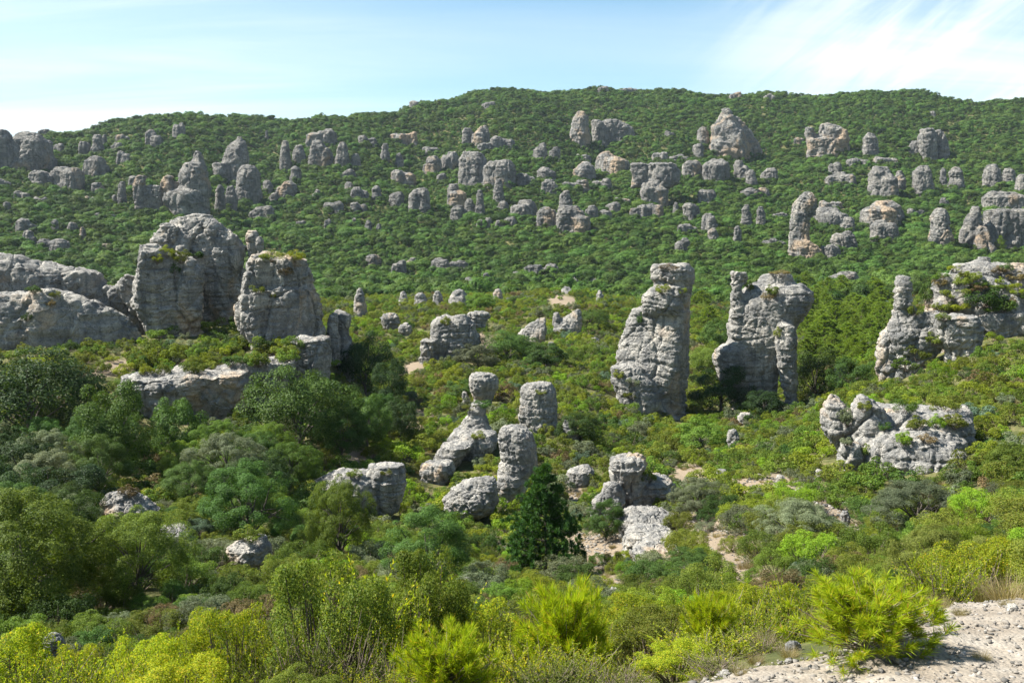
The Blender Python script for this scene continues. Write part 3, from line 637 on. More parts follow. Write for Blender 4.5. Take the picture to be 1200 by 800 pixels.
# ------------------------------------------------------------------ ground sheet
BARE = [(862,670,20,16),(845,640,18,16),(838,612,16,14),(880,600,26,12),(925,575,30,10),(965,600,22,12),(1005,630,18,14),(740,600,26,16),(760,640,30,16),(640,470,14,6),(735,655,30,14),(675,640,24,12),(800,570,20,8),(1010,600,16,10),(1150,760,110,55),(1000,800,120,30),(905,580,34,10),(950,588,34,10),(990,620,20,22),(835,625,14,18),(850,655,22,22),(690,655,26,16),(715,690,24,18),(760,655,26,18),
        (868,690,30,12),(1000,650,14,12),(920,566,20,10),(262,400,0,0),(480,495,24,10),(480,437,16,8),(660,350,16,5),(520,395,20,8),(560,405,24,8),(700,640,14,14),(640,560,12,8),
        (300,430,34,10),(230,428,40,8),(130,432,20,8),(820,560,24,8),(420,540,14,8),(205,248,20,5),(890,100,0,0),(670,575,12,8),(585,640,10,10),(1185,690,30,14)]
BW = []
for (u, v, ru, rv) in BARE:
    if ru == 0: continue
    c = cast(u, v); a = cast(u, v - rv); b = cast(u, v + rv)
    BW.append((c[0], c[1], ru * c[1] / F_PX, max(abs(a[1]-b[1]) / 2, ru * c[1] / F_PX * .7) * 1.7))
def bare_at(x, y):
    s = np.zeros(len(x))
    for (cx, cy, rx, ry) in BW:
        d = ((x-cx)/rx)**2 + ((y-cy)/ry)**2
        s = np.maximum(s, np.clip(1.5 - d, 0, 1))
    return s
ang = np.concatenate([np.radians(np.arange(-180, -36, 6)), np.radians(np.arange(-36, 36.01, .15)), np.radians(np.arange(42, 180, 6))])
rad = np.concatenate([np.exp(np.linspace(math.log(1.2), math.log(1000), 640)), [1060,1150,1300,1600,2100,3000,4500]])
A_, R_ = np.meshgrid(ang, rad)
X_, Y_ = (R_ * np.sin(A_)).ravel(), (R_ * np.cos(A_)).ravel()
Z_ = ground_z(X_, Y_)
na, nr = len(ang), len(rad)
i = np.arange(nr - 1)[:, None] * na; j = np.arange(na)[None]
q = np.stack([i + j, i + (j+1) % na, i + na + (j+1) % na, i + na + j], -1).reshape(-1, 4)[:, ::-1]
V = np.stack([X_, Y_, Z_], 1); V = np.concatenate([V, [[0, 0, Z_[:na].mean()]]])
cap = np.stack([np.full(na, len(V)-1), np.arange(na), (np.arange(na)+1) % na], 1)[:, ::-1]
def ground_material():
    t = NT('hill_soil'); co = t.n('ShaderNodeTexCoord').outputs['Object']
    at = t.n('ShaderNodeAttribute', attribute_name='bare').outputs['Fac']
    n1 = t.noise(co, 1.3, 6, .65); n2 = t.noise(co, .13, 4, .6); n3 = t.noise(co, 14, 4, .7)
    soil = t.ramp(n3, [(.25, (.13,.10,.07)), (.5, (.215,.17,.12)), (.75, (.28,.23,.17))])
    herb = t.ramp(n1, [(.3, (.045,.055,.02)), (.5, (.09,.095,.035)), (.68, (.17,.14,.07))])
    f = t.math('ADD', t.math('MULTIPLY', at, .75), t.math('MULTIPLY', t.math('SUBTRACT', n2, .48), 1.6), True)
    f2 = t.ramp(t.math('ADD', f, t.math('MULTIPLY', t.math('SUBTRACT', n1, .5), .9)), [(.32, (0,0,0)), (.55, (1,1,1))])
    b = t.n('ShaderNodeBsdfPrincipled', i_Roughness=.95); b.inputs['Specular IOR Level'].default_value = .1
    t.l(t.mix(f2, herb, soil), b.inputs['Base Color'])
    bp = t.n('ShaderNodeBump', i_Strength=.6, i_Distance=.12); t.l(t.noise(co, 6, 6, .7), bp.inputs['Height']); t.l(bp.outputs[0], b.inputs['Normal'])
    t.l(b.outputs[0], t.out.inputs[0]); return t.m
M['ground'] = ground_material()
gm = mesh_np('ground', V, [q, cap], [M['ground']], smooth=True)
at = gm.attributes.new('bare', 'FLOAT', 'POINT')
at.data.foreach_set('value', bare_at(V[:,0], V[:,1]).astype(np.float32))
ground = tag(link('ground', gm), kind='structure')

# gravel track at the lower right, a sheet just above the ground
def gravel_material():
    t = NT('pale_gravel'); co = t.n('ShaderNodeTexCoord').outputs['Object']
    vor = t.n('ShaderNodeTexVoronoi'); vor.inputs['Scale'].default_value = 34; t.l(co, vor.inputs['Vector'])
    n1 = t.noise(co, 2.2, 5, .65); n2 = t.noise(co, 60, 3, .7)
    c = t.ramp(n1, [(.3, (.165,.135,.10)), (.5, (.245,.21,.165)), (.7, (.30,.27,.225))])
    c = t.mix(.55, c, t.ramp(vor.outputs['Color'], [(0, (.72,.72,.72)), (1, (1.15,1.13,1.1))]), 'MULTIPLY')
    c = t.mix(.4, c, t.ramp(n2, [(.3, (.6,.6,.6)), (.7, (1.2,1.2,1.2))]), 'MULTIPLY')
    b = t.n('ShaderNodeBsdfPrincipled', i_Roughness=.95); t.l(c, b.inputs['Base Color'])
    h = t.math('ADD', t.math('MULTIPLY', vor.outputs['Distance'], -1.0), t.math('MULTIPLY', n1, 1.5))
    bp = t.n('ShaderNodeBump', i_Strength=.45, i_Distance=.025); t.l(h, bp.inputs['Height']); t.l(bp.outputs[0], b.inputs['Normal'])
    t.l(b.outputs[0], t.out.inputs[0]); return t.m
M['gravel'] = gravel_material()
gx = np.linspace(.4, 9.0, 160); gy = np.linspace(0.0, 1.0, 70)
edge = lambda x: 6.0 + .75 * np.clip((x - 1.0) / .9, 0, 1) + 1.75 * np.clip((x - 2.6) / .9, 0, 1) ** 1.2 + .22 * noise(np.stack([x*1.1, x*0, x*0], 1), 5) + .12 * noise(np.stack([x*4, x*0, x*0], 1), 6)
GX, GS = np.meshgrid(gx, gy); e = np.tile(edge(gx), (len(gy), 1))
GY = 3.6 + (e - 3.6) * GS
gz = ground_z(GX.ravel(), GY.ravel()) + .012 + .02 * np.clip(fbm(np.stack([GX.ravel(), GY.ravel(), GX.ravel()*0], 1) * 4, 3, 8), -.5, 1)
ii = np.arange(len(gy)-1)[:, None] * len(gx); jj = np.arange(len(gx)-1)[None]
gq = np.stack([ii+jj, ii+jj+1, ii+len(gx)+jj+1, ii+len(gx)+jj], -1).reshape(-1, 4)
tag(link('gravel_track', mesh_np('gravel_track', np.stack([GX.ravel(), GY.ravel(), gz], 1), gq, [M['gravel']], smooth=True)), kind='structure')
def on_track(x, y): return (x > .5) & (y < edge(np.asarray(x, float)))

# ------------------------------------------------------------------ plants: meshes
def leaves(c, nrm, L, W, g=None, up=None):
    """one rhombic leaf per centre"""
    g = g or rng; n = len(c)
    a = unit(np.cross(nrm, g.normal(size=(n,3)) if up is None else up + g.normal(size=(n,3)) * .25)); b = np.cross(nrm, a)
    L = np.broadcast_to(L, (n,))[:, None] / 2; W = np.broadcast_to(W, (n,))[:, None] / 2
    V = np.stack([c + a*L, c + b*W + nrm*W*.25, c - a*L, c - b*W + nrm*W*.25], 1).reshape(-1, 3)
    return V, np.arange(n*4, dtype=np.int32).reshape(-1, 4)
def tube(pts, rads, seg=6):
    pts = np.asarray(pts, float); k = len(pts); V = []
    for i in range(k):
        d = pts[min(i+1, k-1)] - pts[max(i-1, 0)]; d = d / (np.linalg.norm(d) + 1e-9)
        x = np.cross(d, [0,0,1.] if abs(d[2]) < .9 else [1.,0,0]); x /= np.linalg.norm(x) + 1e-9; y = np.cross(d, x)
        th = np.linspace(0, 2*math.pi, seg, endpoint=False)
        V.append(pts[i] + (np.cos(th)[:,None]*x + np.sin(th)[:,None]*y) * rads[i])
    i = np.arange(k-1)[:,None]*seg; j = np.arange(seg)[None]
    return np.concatenate(V), np.stack([i+j, i+(j+1)%seg, i+seg+(j+1)%seg, i+seg+j], -1).reshape(-1, 4)
class Acc:
    def __init__(s): s.V, s.F, s.M, s.o = [], [], [], 0
    def add(s, VF, mi=0):
        V, F = VF; s.V.append(V); s.F.append(F + s.o); s.M.append(np.full(len(F), mi)); s.o += len(V)
    def mesh(s, name, mats): return mesh_np(name, np.concatenate(s.V), np.concatenate(s.F), mats, np.concatenate(s.M))
def crown_points(seed, n_cl, R, z0, H, rc, N, squash=.85, dome=.35, gaps=.0, lean=0, round_=0.0, rnd=.55):
    """leaf centres and normals of a lumpy crown built from many small clumps of different size"""
    g = np.random.default_rng(seed)
    d = unit(g.normal(size=(n_cl*3, 3))); d = d[d[:,2] > -.75][:n_cl]; n_cl = len(d)
    fr = .45 + .5 * g.random(n_cl) ** .6
    wob = 1 + .28 * noise(d * 1.6 + seed, seed)
    hz = (H - z0) / 2
    C = d * fr[:,None] * wob[:,None] * np.array([R, R, hz]) + np.array([0, 0, z0 + hz])
    C[:,0] += lean * (C[:,2] - z0)
    C[:,2] = np.maximum(C[:,2], z0 * .6 + .05)
    rad = rc * R * g.uniform(.6, 1.35, n_cl)
    w = rad ** 2; k = g.choice(n_cl, N, p=w / w.sum())
    dd = unit(g.normal(size=(N,3)) + np.array([0,0,dome]) + .5 * d[k])
    rr = rad[k] * (.35 + .65 * g.random(N) ** .45)
    c = C[k] + dd * rr[:,None] * np.array([1,1,squash])
    nr = unit(dd * .7 + round_ * d[k] + g.normal(size=(N,3)) * rnd + np.array([0,0,.3]))
    if gaps:
        keep = noise(c / (.22*R), seed + 3) > -gaps; c, nr = c[keep], nr[keep]
    return c, nr, C
def make_tree(seed, H, R, z0, n_cl, rc, N, leaf, asp, limbs=9, gaps=.25, lean=0, trunk=.05, round_=.3, rnd=.5):
    c, nr, C = crown_points(seed, n_cl, R, z0, H, rc, N, gaps=gaps, lean=lean, round_=round_, rnd=rnd)
    g = np.random.default_rng(seed + 1)
    lf = leaves(c, nr, leaf * g.uniform(.7, 1.3, len(c)), leaf * asp * g.uniform(.7, 1.3, len(c)), g)
    T = Acc(); zt = z0 + (H - z0) * .45
    tp = [[.06*H*noise(np.array([[s*2, seed, 1.]]), 1)[0]*s, .06*H*noise(np.array([[s*2, seed, 7.]]), 2)[0]*s, -.3 + s * (zt + .3)] for s in np.linspace(0, 1, 7)]
    T.add(tube(tp, np.linspace(trunk*H*.62, trunk*H*.25, 7), 8))
    for k in g.choice(len(C), min(limbs, len(C)), replace=False):
        s = g.uniform(.35, 1); a = np.array(tp[int(s*6)]); b = C[k]; m = (a + b)/2 + np.array([0,0,.06*H]) + g.normal(size=3)*.03*H
        T.add(tube([a, (a+m)/2 + g.normal(size=3)*.015*H, m, (m+b)/2 + g.normal(size=3)*.02*H, b], np.linspace(trunk*H*.24, trunk*H*.05, 5), 5))
    return lf, T
def make_pine(seed, H, R, N_whorl, tuft, nl, wid, trunk=.028, top=.0):
    """conical pine: tiers of upswept boughs carrying needle tufts"""
    g = np.random.default_rng(seed); T = Acc(); T.add(tube([[0,0,-.3],[.02*H,0,.35*H],[.0,.01*H,.7*H],[0,0,H*.97]], [trunk*H, trunk*H*.75, trunk*H*.45, trunk*H*.1], 7))
    tips, dirs = [], []
    for k in range(N_whorl):
        s = (k + .5) / N_whorl; z = H * (.16 + .82 * s); ln = R * (1 - s) ** .75 * g.uniform(.65, 1.15) + .05*R
        for b in range(g.integers(4, 7)):
            a = g.uniform(0, 2*math.pi); el = .1 + .55 * s + g.normal() * .12
            d = np.array([math.cos(a)*math.cos(el), math.sin(a)*math.cos(el), math.sin(el)])
            e = np.array([0,0,z]) + d * ln; m = np.array([0,0,z]) + d*ln*.5 - np.array([0,0,.04*ln])
            T.add(tube([[0,0,z], m, e], [trunk*H*.22, trunk*H*.14, trunk*H*.05], 4))
            for q in range(max(4, int(12 * ln / R))):
                f = g.uniform(.35, 1.05); pp = np.array([0,0,z]) + d*ln*f + g.normal(size=3) * ln * .17 * np.array([1,1,.6])
                tips.append(pp); dirs.append(unit(d * .6 + g.normal(size=3) * .45 + np.array([0,0,.6])))
    tips, dirs = np.array(tips), np.array(dirs); n = len(tips)
    t = np.repeat(np.arange(n), nl)
    dv = unit(dirs[t] + g.normal(size=(len(t),3)) * .55)
    ln = tuft * g.uniform(.6, 1.1, len(t)); c = tips[t] + dv * ln[:,None] * .5
    return needles(c, dv, ln, wid, g), T
def needles(c, dv, ln, wid, g):
    s = unit(np.cross(dv, g.normal(size=dv.shape)))
    h = np.broadcast_to(ln, (len(c),))[:,None] / 2; w = np.broadcast_to(wid, (len(c),))[:,None] / 2
    V = np.stack([c - dv*h + s*w*.6, c - dv*h*.2 + s*w, c + dv*h, c - dv*h*.2 - s*w], 1).reshape(-1,3)
    return V, np.arange(len(c)*4, dtype=np.int32).reshape(-1,4)
def make_shrub(seed, H, R, n_cl, N, leaf, asp, rc=.34, upright=.0, gaps=.3, stems=14):
    c, nr, C = crown_points(seed, n_cl, R, .08*H, H, rc, N, dome=.5, gaps=gaps)
    g = np.random.default_rng(seed + 1)
    up = np.tile(np.array([0,0,1.]) * upright, (len(c),1)) + g.normal(size=(len(c),3)) * (1 - upright) if upright else None
    lf = leaves(c, nr, leaf * g.uniform(.7, 1.3, len(c)), leaf * asp * g.uniform(.8, 1.2, len(c)), g, up)
    S = Acc()
    for k in g.choice(len(C), min(stems, len(C)), replace=False):
        b = C[k]; a = np.array([g.normal()*.06*R, g.normal()*.06*R, -.1*H]); m = (a+b)/2 + np.array([b[0]*.15, b[1]*.15, .05*H])
        S.add(tube([a, m, b], [.018*H, .012*H, .005*H], 4))
    return lf, S
def make_twiggy(seed, H, R, n_tw, n_lf, leaf, asp, spread=.5, dead=.15):
    """open upright bush: many thin twigs, each lined with small narrow leaves"""
    g = np.random.default_rng(seed); S = Acc(); c, nv, tv = [], [], []
    nb = max(7, n_tw // 14); basea = g.uniform(0, 2*math.pi, nb)
    ends = []
    for k in range(nb):
        el = g.uniform(.55, 1.4); d = np.array([math.cos(basea[k])*math.cos(el)*spread*2, math.sin(basea[k])*math.cos(el)*spread*2, math.sin(el)]); d /= np.linalg.norm(d)
        ln = H * g.uniform(.45, .72); p0 = np.array([g.normal()*.12*R, g.normal()*.12*R, -.12]); p1 = p0 + d*ln*.5 + g.normal(size=3)*.05*H; p2 = p0 + d*ln + g.normal(size=3)*.05*H
        S.add(tube([p0, p1, p2], [.013*H, .009*H, .005*H], 5)); ends.append((p0, p1, p2))
    for k in range(n_tw):
        p0, p1, p2 = ends[k % nb]; s = g.uniform(.25, 1.0)
        a = p0*(1-s)**2 + 2*p1*s*(1-s) + p2*s*s
        out = np.array([a[0], a[1], 0]); out = out / (np.linalg.norm(out) + .1*R)
        d = unit(out * .55 + g.normal(size=3) * .42 + np.array([0,0,.85])); ln = H * g.uniform(.22, .48)
        b = a + d*ln*.5 + g.normal(size=3)*.03*H; e = a + d*ln + np.array([0,0,.04*H])
        S.add(tube([a, b, e], [.0045*H, .0032*H, .0016*H], 3))
        if g.random() < dead: continue
        s2 = (.18 + .85 * g.random(n_lf) ** .7)[:,None]
        pt = a*(1-s2)**2 + 2*b*s2*(1-s2) + e*s2*s2
        az = unit(g.normal(size=(n_lf,3))); lv = unit(d + az * .8)
        c.append(pt + lv * leaf * .5); nv.append(unit(np.cross(lv, g.normal(size=(n_lf,3))))); tv.append(lv)
    c, nv, tv = map(np.concatenate, (c, nv, tv)); n = len(c)
    L = leaf * g.uniform(.6, 1.25, n); W = L * asp
    b = np.cross(nv, tv); h = L[:,None]/2; w = W[:,None]/2
    V = np.stack([c - tv*h, c + b*w, c + tv*h, c - b*w], 1).reshape(-1, 3)
    return (V, np.arange(n*4, dtype=np.int32).reshape(-1,4)), S
def make_young_pine(seed, H, R, n_sh, nl, ln, wid):
    g = np.random.default_rng(seed); S = Acc(); tips, dirs = [], []
    S.add(tube([[0,0,-.1],[.01,0,H*.4],[0,.01,H*.8]], [.022*H, .016*H, .006*H], 6))
    for k in range(n_sh):
        a = g.uniform(0, 2*math.pi); s = g.random() ** .8; el = g.uniform(-.1, .35) + .8 * s
        d = np.array([math.cos(a)*math.cos(el), math.sin(a)*math.cos(el), math.sin(el)])
        z0 = H * (.08 + .5 * s); l = R * g.uniform(.5, 1.0) * (1.05 - .35*s)
        p0 = np.array([0,0,z0]); e = p0 + d*l + np.array([0,0,.10*l]); e[2] = min(e[2], H*.98)
        S.add(tube([p0, (p0+e)/2 - np.array([0,0,.03*l]), e], [.008*H,.006*H,.003*H], 4))
        for q in range(2):
            f = (.62, 1.0)[q]; tips.append(p0 + (e-p0)*f + g.normal(size=3)*.03*R*(q < 2)); dirs.append(unit(d*.7 + g.normal(size=3)*(.35 if q < 1 else .15) + np.array([0,0,.4])))
    tips, dirs = np.array(tips), np.array(dirs); t = np.repeat(np.arange(len(tips)), nl)
    st = g.uniform(-.75, .15, len(t))[:,None]
    dv = unit(dirs[t] + g.normal(size=(len(t),3)) * .50); l = ln * g.uniform(.6, 1.1, len(t))
    c = tips[t] + dirs[t] * st * ln * .9 + dv * l[:,None]*.5
    return needles(c, dv, l, wid, g), S

# ------------------------------------------------------------------ plant library: kind -> variants of (foliage mesh, stem mesh, single mesh, height, radius)
LIB = {}
def lib(kind, lf, S, H, R, leafmat, stemmat='bark', single=True):
    fo = mesh_np(kind + '_foliage', lf[0], lf[1], [M[leafmat]])
    st = S.mesh(kind + '_stems', [M[stemmat]])
    sg = None
    if single:
        A = Acc(); A.add(lf, 0); A.add((np.concatenate(S.V), np.concatenate(S.F)), 1); sg = A.mesh(kind, [M[leafmat], M[stemmat]])
    LIB.setdefault(kind, []).append(dict(fo=fo, st=st, sg=sg, H=H, R=R))
for s in range(4):        # hillside oaks, seen at 300 m and more
    H = 4.6; lf, S = make_tree(100+s, H, (2.4,2.8,2.1,3.0)[s], .2, 20+6*s, .36, 2600, .34, .75, limbs=4, gaps=.38, round_=.7, rnd=.36)
    lib('hill_oak', lf, S, H, 2.5, 'oak_far')
for s in range(3):        # oaks of the valley, 40 to 150 m
    H = 5.0; a = make_tree(200+s, H, (2.5,2.2,2.8)[s], .1, 60+8*s, .26, 24000, .115, .62, limbs=12, gaps=.28, round_=.35, rnd=.45)
    for kd, mt in (('mid_oak','oak'),('mid_oak_light','oak_light'),('mid_oak_grey','grey_green'),('mid_oak_dark','dark')): lib(kd, *a, H, 2.5, mt)
for s in range(2):        # nearer oaks
    H = 5.0; a = make_tree(300+s, H, 2.5, .1, 110, .19, 80000, .068, .55, limbs=22, gaps=.26, round_=.3, rnd=.45)
    for kd, mt in (('near_oak','oak'),('near_oak_light','oak_light'),('near_oak_grey','grey_green'),('near_oak_olive','juniper')): lib(kd, *a, H, 2.5, mt)
for s in range(3):
    H = 6.0; a = make_pine(400+s, H, 2.3, 14, .40, 16, .075); lib('pine', *a, H, 2.1, 'pine')
for s in range(1):
    H = 5.0; a = make_pine(411+s, H, 1.9, 26, .26, 44, .034, trunk=.02); lib('dark_pine', *a, H, 1.75, 'pine_dark')
for s in range(4):        # shrubs of the slopes
    H = 1.1; a = make_shrub(500+s, H, (.75,.65,.85,.7)[s], 20, 2600, .095, .5, upright=.35, gaps=.3)
    for kd, mt in (('slope_olive','olive'),('slope_green','oak_light'),('slope_grey','grey_green'),('slope_bright','bright'),('slope_dark','oak'),('slope_brown','brown'),('slope_yellow','lime'),('slope_blue','blue_green')):
        lib(kd, *a, H, .75, mt, 'twig')
for s in range(2):        # shrubs at 12 to 45 m
    H = 1.2; a = make_shrub(600+s, H, .85, 42, 15000, .045, .42, rc=.25, upright=.4, gaps=.25, stems=24)
    for kd, mt in (('bush_olive','olive'),('bush_green','oak_light'),('bush_grey','grey_green'),('bush_bright','bright'),('bush_dark','oak'),('bush_brown','brown'),('bush_yellow','lime'),('bush_blue','blue_green')):
        lib(kd, *a, H, .85, mt, 'twig')
for s in range(3):
    H = 1.2; a = make_twiggy(700+s, H, .65, 520, 46, .036, .42, spread=.65 + .15*s, dead=.08)
    for kd, mt in (('twig_yellow','yellow_green'),('twig_olive','olive')): lib(kd, *a, H, .65, mt, 'twig')
for s in range(2):        # dense leafy bushes of the front row
    H = 1.2; a = make_shrub(650+s, H, .72, 60, 26000, .030, .40, rc=.22, upright=.55, gaps=.32, stems=40)
    for kd, mt in (('leafy_yellow','yellow_green'),('leafy_olive','olive')): lib(kd, *a, H, .75, mt, 'twig')
for s in range(2):
    H = 1.3; a = make_twiggy(720+s, H, .7, 420, 36, .034, .34, spread=.6, dead=.3); lib('twig_bare', *a, H, .7, 'olive', 'twig')
for s in range(2):
    H = .62; a = make_young_pine(800+s, H, .52, 150, 85, .085, .0036); lib('young_pine', *a, H, .46, 'pine_young', 'twig', single=False)
def make_grass(seed, n, H, R):
    g = np.random.default_rng(seed); a = g.uniform(0, 2*math.pi, n); r = R * .35 * g.random(n) ** .5
    b = np.stack([r*np.cos(a), r*np.sin(a), np.zeros(n) - .02], 1); d = unit(np.stack([np.cos(a)*.5, np.sin(a)*.5, np.ones(n)], 1) + g.normal(size=(n,3))*.28)
    l = H * g.uniform(.5, 1.1, n); return needles(b + d*l[:,None]*.5, d, l, .0038, g)
for s in range(2):
    A = Acc(); A.add(make_grass(900+s, 420, .34, .3), 0); LIB.setdefault('dry_grass', []).append(dict(sg=A.mesh('dry_grass', [M['straw']]), H=.34, R=.25, fo=None, st=None))
print('library', round(time.time() - T0, 1))

# ------------------------------------------------------------------ plants: placing
THINGS = []     # (object, u, v, kind, px height, label or None)
NAMES = {'hill_oak':'oak_tree','mid_oak':'oak_tree','mid_oak_light':'oak_tree','mid_oak_grey':'oak_tree','mid_oak_dark':'oak_tree','near_oak':'oak_tree','near_oak_light':'oak_tree','near_oak_grey':'oak_tree','near_oak_olive':'juniper_tree',
         'pine':'pine_tree','dark_pine':'pine_tree','young_pine':'young_pine','dry_grass':'dry_grass'}
def nm(kind): return NAMES.get(kind, 'shrub')
def put(kind, loc, h, w=None, parts=True, label=None, var=None, rot=None):
    p = LIB[kind]; v = p[(var if var is not None else int(rng.integers(1000))) % len(p)]
    sz = h / v['H']; sx = (w / (2*v['R'])) if w else sz * rng.uniform(.85, 1.2)
    name = nm(kind); tree = name in ('oak_tree', 'pine_tree', 'juniper_tree')
    if parts or v['sg'] is None:
        o = link(name, None, loc=loc); o.empty_display_size = .3
        link('crown' if tree else 'foliage', v['fo'], o); link('trunk' if tree else 'stems', v['st'], o)
    else: o = link(name, v['sg'], loc=loc)
    o.scale = (sx, sx, sz); o.rotation_euler = (0, 0, rot if rot is not None else rng.uniform(0, 6.28))
    uv = project(np.array(loc) + np.array([0,0,h*.6]))[0]
    THINGS.append([o, uv[0], uv[1], kind, h * F_PX / max(loc[1], 1), label, sx * v['R'] * F_PX / max(loc[1], 1)])
    return o
def gz1(x, y): return float(ground_z(x, y)[0])
def plant(kind, u, vb, vt, wpx, label=None, var=None, D=None, parts=True, sink=.05):
    """stand a plant on the ground where its foot is seen (or, if the foot is hidden, at depth D)"""
    if D is None: g = cast(u, vb)
    else:
        x = P(u, 400, D)[0]; g = np.array([x, D, gz1(x, D)])
    vg = project(g)[0, 1]; h = (vg - vt) * g[1] / F_PX
    FOOT.append((g[0], g[1], wpx * g[1] / F_PX * .32, wpx * g[1] / F_PX * .32))
    return put(kind, g - np.array([0,0,sink]), max(h, .15), wpx * g[1] / F_PX, parts, label, var)
def plant_on_rock(kind, u, v, hpx, wpx, label=None):
    d = ray(u, v); dv = Vector(d).normalized(); best = None
    for bvh, ob in ROCK_BVH[:N_NEAR]:
        h = bvh.ray_cast(Vector((0,0,0)), dv)
        if h[0] is not None and (best is None or h[3] < best[3]): best = h
    g = cast(u, v)
    p = np.array(best[0]) if best is not None and best[3] < np.linalg.norm(g) + 2 else g
    return put(kind, p - np.array([0,0,.06]), hpx * p[1] / F_PX, wpx * p[1] / F_PX, False if LIB[kind][0]['sg'] else True, label)
N_NEAR = len(ROCK_BVH) - len(HILLROCKS)
NRF = sum(1 for f in FOOT if f[1] < 200)

def footprint_ok(x, y, pad):
    return all(((x-cx)/(rx+pad))**2 + ((y-cy)/(ry+pad))**2 > 1 for (cx, cy, rx, ry) in FOOT)
# trees one can tell apart
tr = plant
tr('dark_pine', 638, 690, 536, 90, 'dark green conical pine standing in front of the pinched-waist rock pillar')
tr('near_oak_light', 30, 745, 556, 200, 'large light green oak filling the left edge above the yellow bushes', var=0)
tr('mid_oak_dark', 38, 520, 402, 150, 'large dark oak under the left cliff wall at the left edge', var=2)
tr('mid_oak', 138, 560, 440, 88, 'tall light-topped oak in front of the left end of the low cliff band', var=0)
tr('mid_oak', 208, 545, 460, 66, 'rounded oak standing before the middle of the low cliff band', var=1)
tr('mid_oak', 352, 528, 424, 118, 'broad round dark oak below the right end of the low cliff band', var=2)
tr('near_oak', 292, 640, 534, 116, 'dense dark round oak between the rough tilted boulder and the wide flat-topped boulder', var=1)
tr('near_oak_grey', 268, 578, 502, 92, 'grey-green oak just above the dense dark round oak', var=0)
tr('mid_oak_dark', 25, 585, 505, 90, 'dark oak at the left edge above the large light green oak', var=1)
tr('near_oak', 118, 585, 505, 80, 'dark bluish oak above the rough tilted boulder', var=1)
tr('near_oak_light', 398, 662, 552, 78, 'light green young oak rising in front of the wide flat-topped boulder', var=0)
tr('near_oak', 500, 690, 588, 112, 'bushy green oak between the wide flat-topped boulder and the dark pine', var=1)
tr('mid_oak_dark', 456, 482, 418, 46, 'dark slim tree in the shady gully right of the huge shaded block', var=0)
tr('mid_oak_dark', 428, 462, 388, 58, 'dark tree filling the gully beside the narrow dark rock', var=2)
tr('mid_oak_dark', 470, 520, 462, 50, 'dark bushy tree at the lower end of the shady gully', var=1)
tr('near_oak', 400, 540, 470, 66, 'dark oak right of the broad round dark oak', var=0)
tr('mid_oak', 430, 530, 455, 60, 'dark green oak in shade left of the pale leaning slab', var=1)
tr('near_oak_grey', 935, 652, 580, 104, 'grey-green domed oak bush beside the bare stony path', var=0)
tr('near_oak_grey', 818, 608, 556, 62, 'grey-green round bush tree right of the crumbling necked outcrop', var=1)
tr('near_oak', 710, 632, 582, 56, 'dark compact oak bush between the pine and the crumbling outcrop', var=1)
tr('near_oak', 812, 692, 640, 90, 'dark low oak bush left of the bare stony path', var=0)
tr('near_oak_grey', 1075, 625, 560, 118, 'wide grey-green oak under the broken rounded outcrop', var=1)
tr('near_oak_olive', 1090, 698, 606, 100, 'yellow-green juniper tree standing above the gravel track', var=0)
tr('near_oak_olive', 1160, 690, 622, 90, 'olive juniper at the right edge behind the gravel track', var=1)
tr('mid_oak_light', 1182, 560, 516, 60, 'light green tree at the right edge beside the broken outcrop', var=1)
tr('mid_oak', 264, 366, 300, 46, 'green oak wedged in the cleft between the dome crag and the shaded block', var=0)
tr('mid_oak_light', 563, 365, 342, 40, 'round bright green bush-like tree on the plateau crest', var=1)
tr('mid_oak_light', 820, 530, 488, 66, 'green tree at the left of the shadowed gap below the two pillars', var=0)
tr('mid_oak', 842, 415, 372, 50, 'dark tree seen in the gap between the tall tower and the bulging pillar', var=1)
tr('mid_oak_light', 832, 440, 400, 44, 'light green tree in the gap between the two pillars', var=2)
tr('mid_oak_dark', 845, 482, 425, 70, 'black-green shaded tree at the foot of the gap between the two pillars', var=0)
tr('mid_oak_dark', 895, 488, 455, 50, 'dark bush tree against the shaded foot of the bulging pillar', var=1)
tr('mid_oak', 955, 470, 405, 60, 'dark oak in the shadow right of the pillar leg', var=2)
tr('mid_oak', 1000, 460, 418, 62, 'mid green oak between the pillar and the right cliff foot', var=0)
tr('mid_oak', 680, 520, 480, 56, 'green oak right of the squat stump pillar', var=1)
tr('mid_oak', 540, 470, 442, 40, 'small oak left of the flat-topped squat rock', var=0)
tr('mid_oak', 595, 425, 385, 60, 'spreading oak between the stepped layered rock and the layered wedge', var=2)
tr('mid_oak', 640, 432, 400, 56, 'oak under the pale layered wedge', var=1)
tr('mid_oak_grey', 560, 432, 402, 54, 'grey-green oak below the stepped layered rock', var=0)
tr('mid_oak', 692, 385, 362, 40, 'dark oak right of the saddle-shaped rock', var=2)
tr('mid_oak', 1072, 352, 330, 22, 'small oak in the notch behind the square finger', var=1)
for k, (u, vb, vt, w) in enumerate([(955,362,338,34),(978,385,352,40),(1005,372,346,38),(1018,398,372,36),(965,400,368,40),(992,405,378,38),(948,388,362,34),(1024,345,325,30),(940,350,330,30),(985,352,333,30),(1012,425,398,36),(970,425,402,34),(830,385,358,36),(822,360,340,30),(930,385,365,26)]):
    tr('pine', u, vb, vt, w, None, var=k)
for k, (u, v) in enumerate(zip(rng.uniform(930, 1035, 60), rng.uniform(338, 425, 60))): tr('pine', u, v, v - rng.uniform(18, 27), rng.uniform(22, 32), None, var=k)
tr('pine', 1171, 298, 276, 14, 'dark narrow conifer below the massive right-edge cliff', var=1)
k = 0
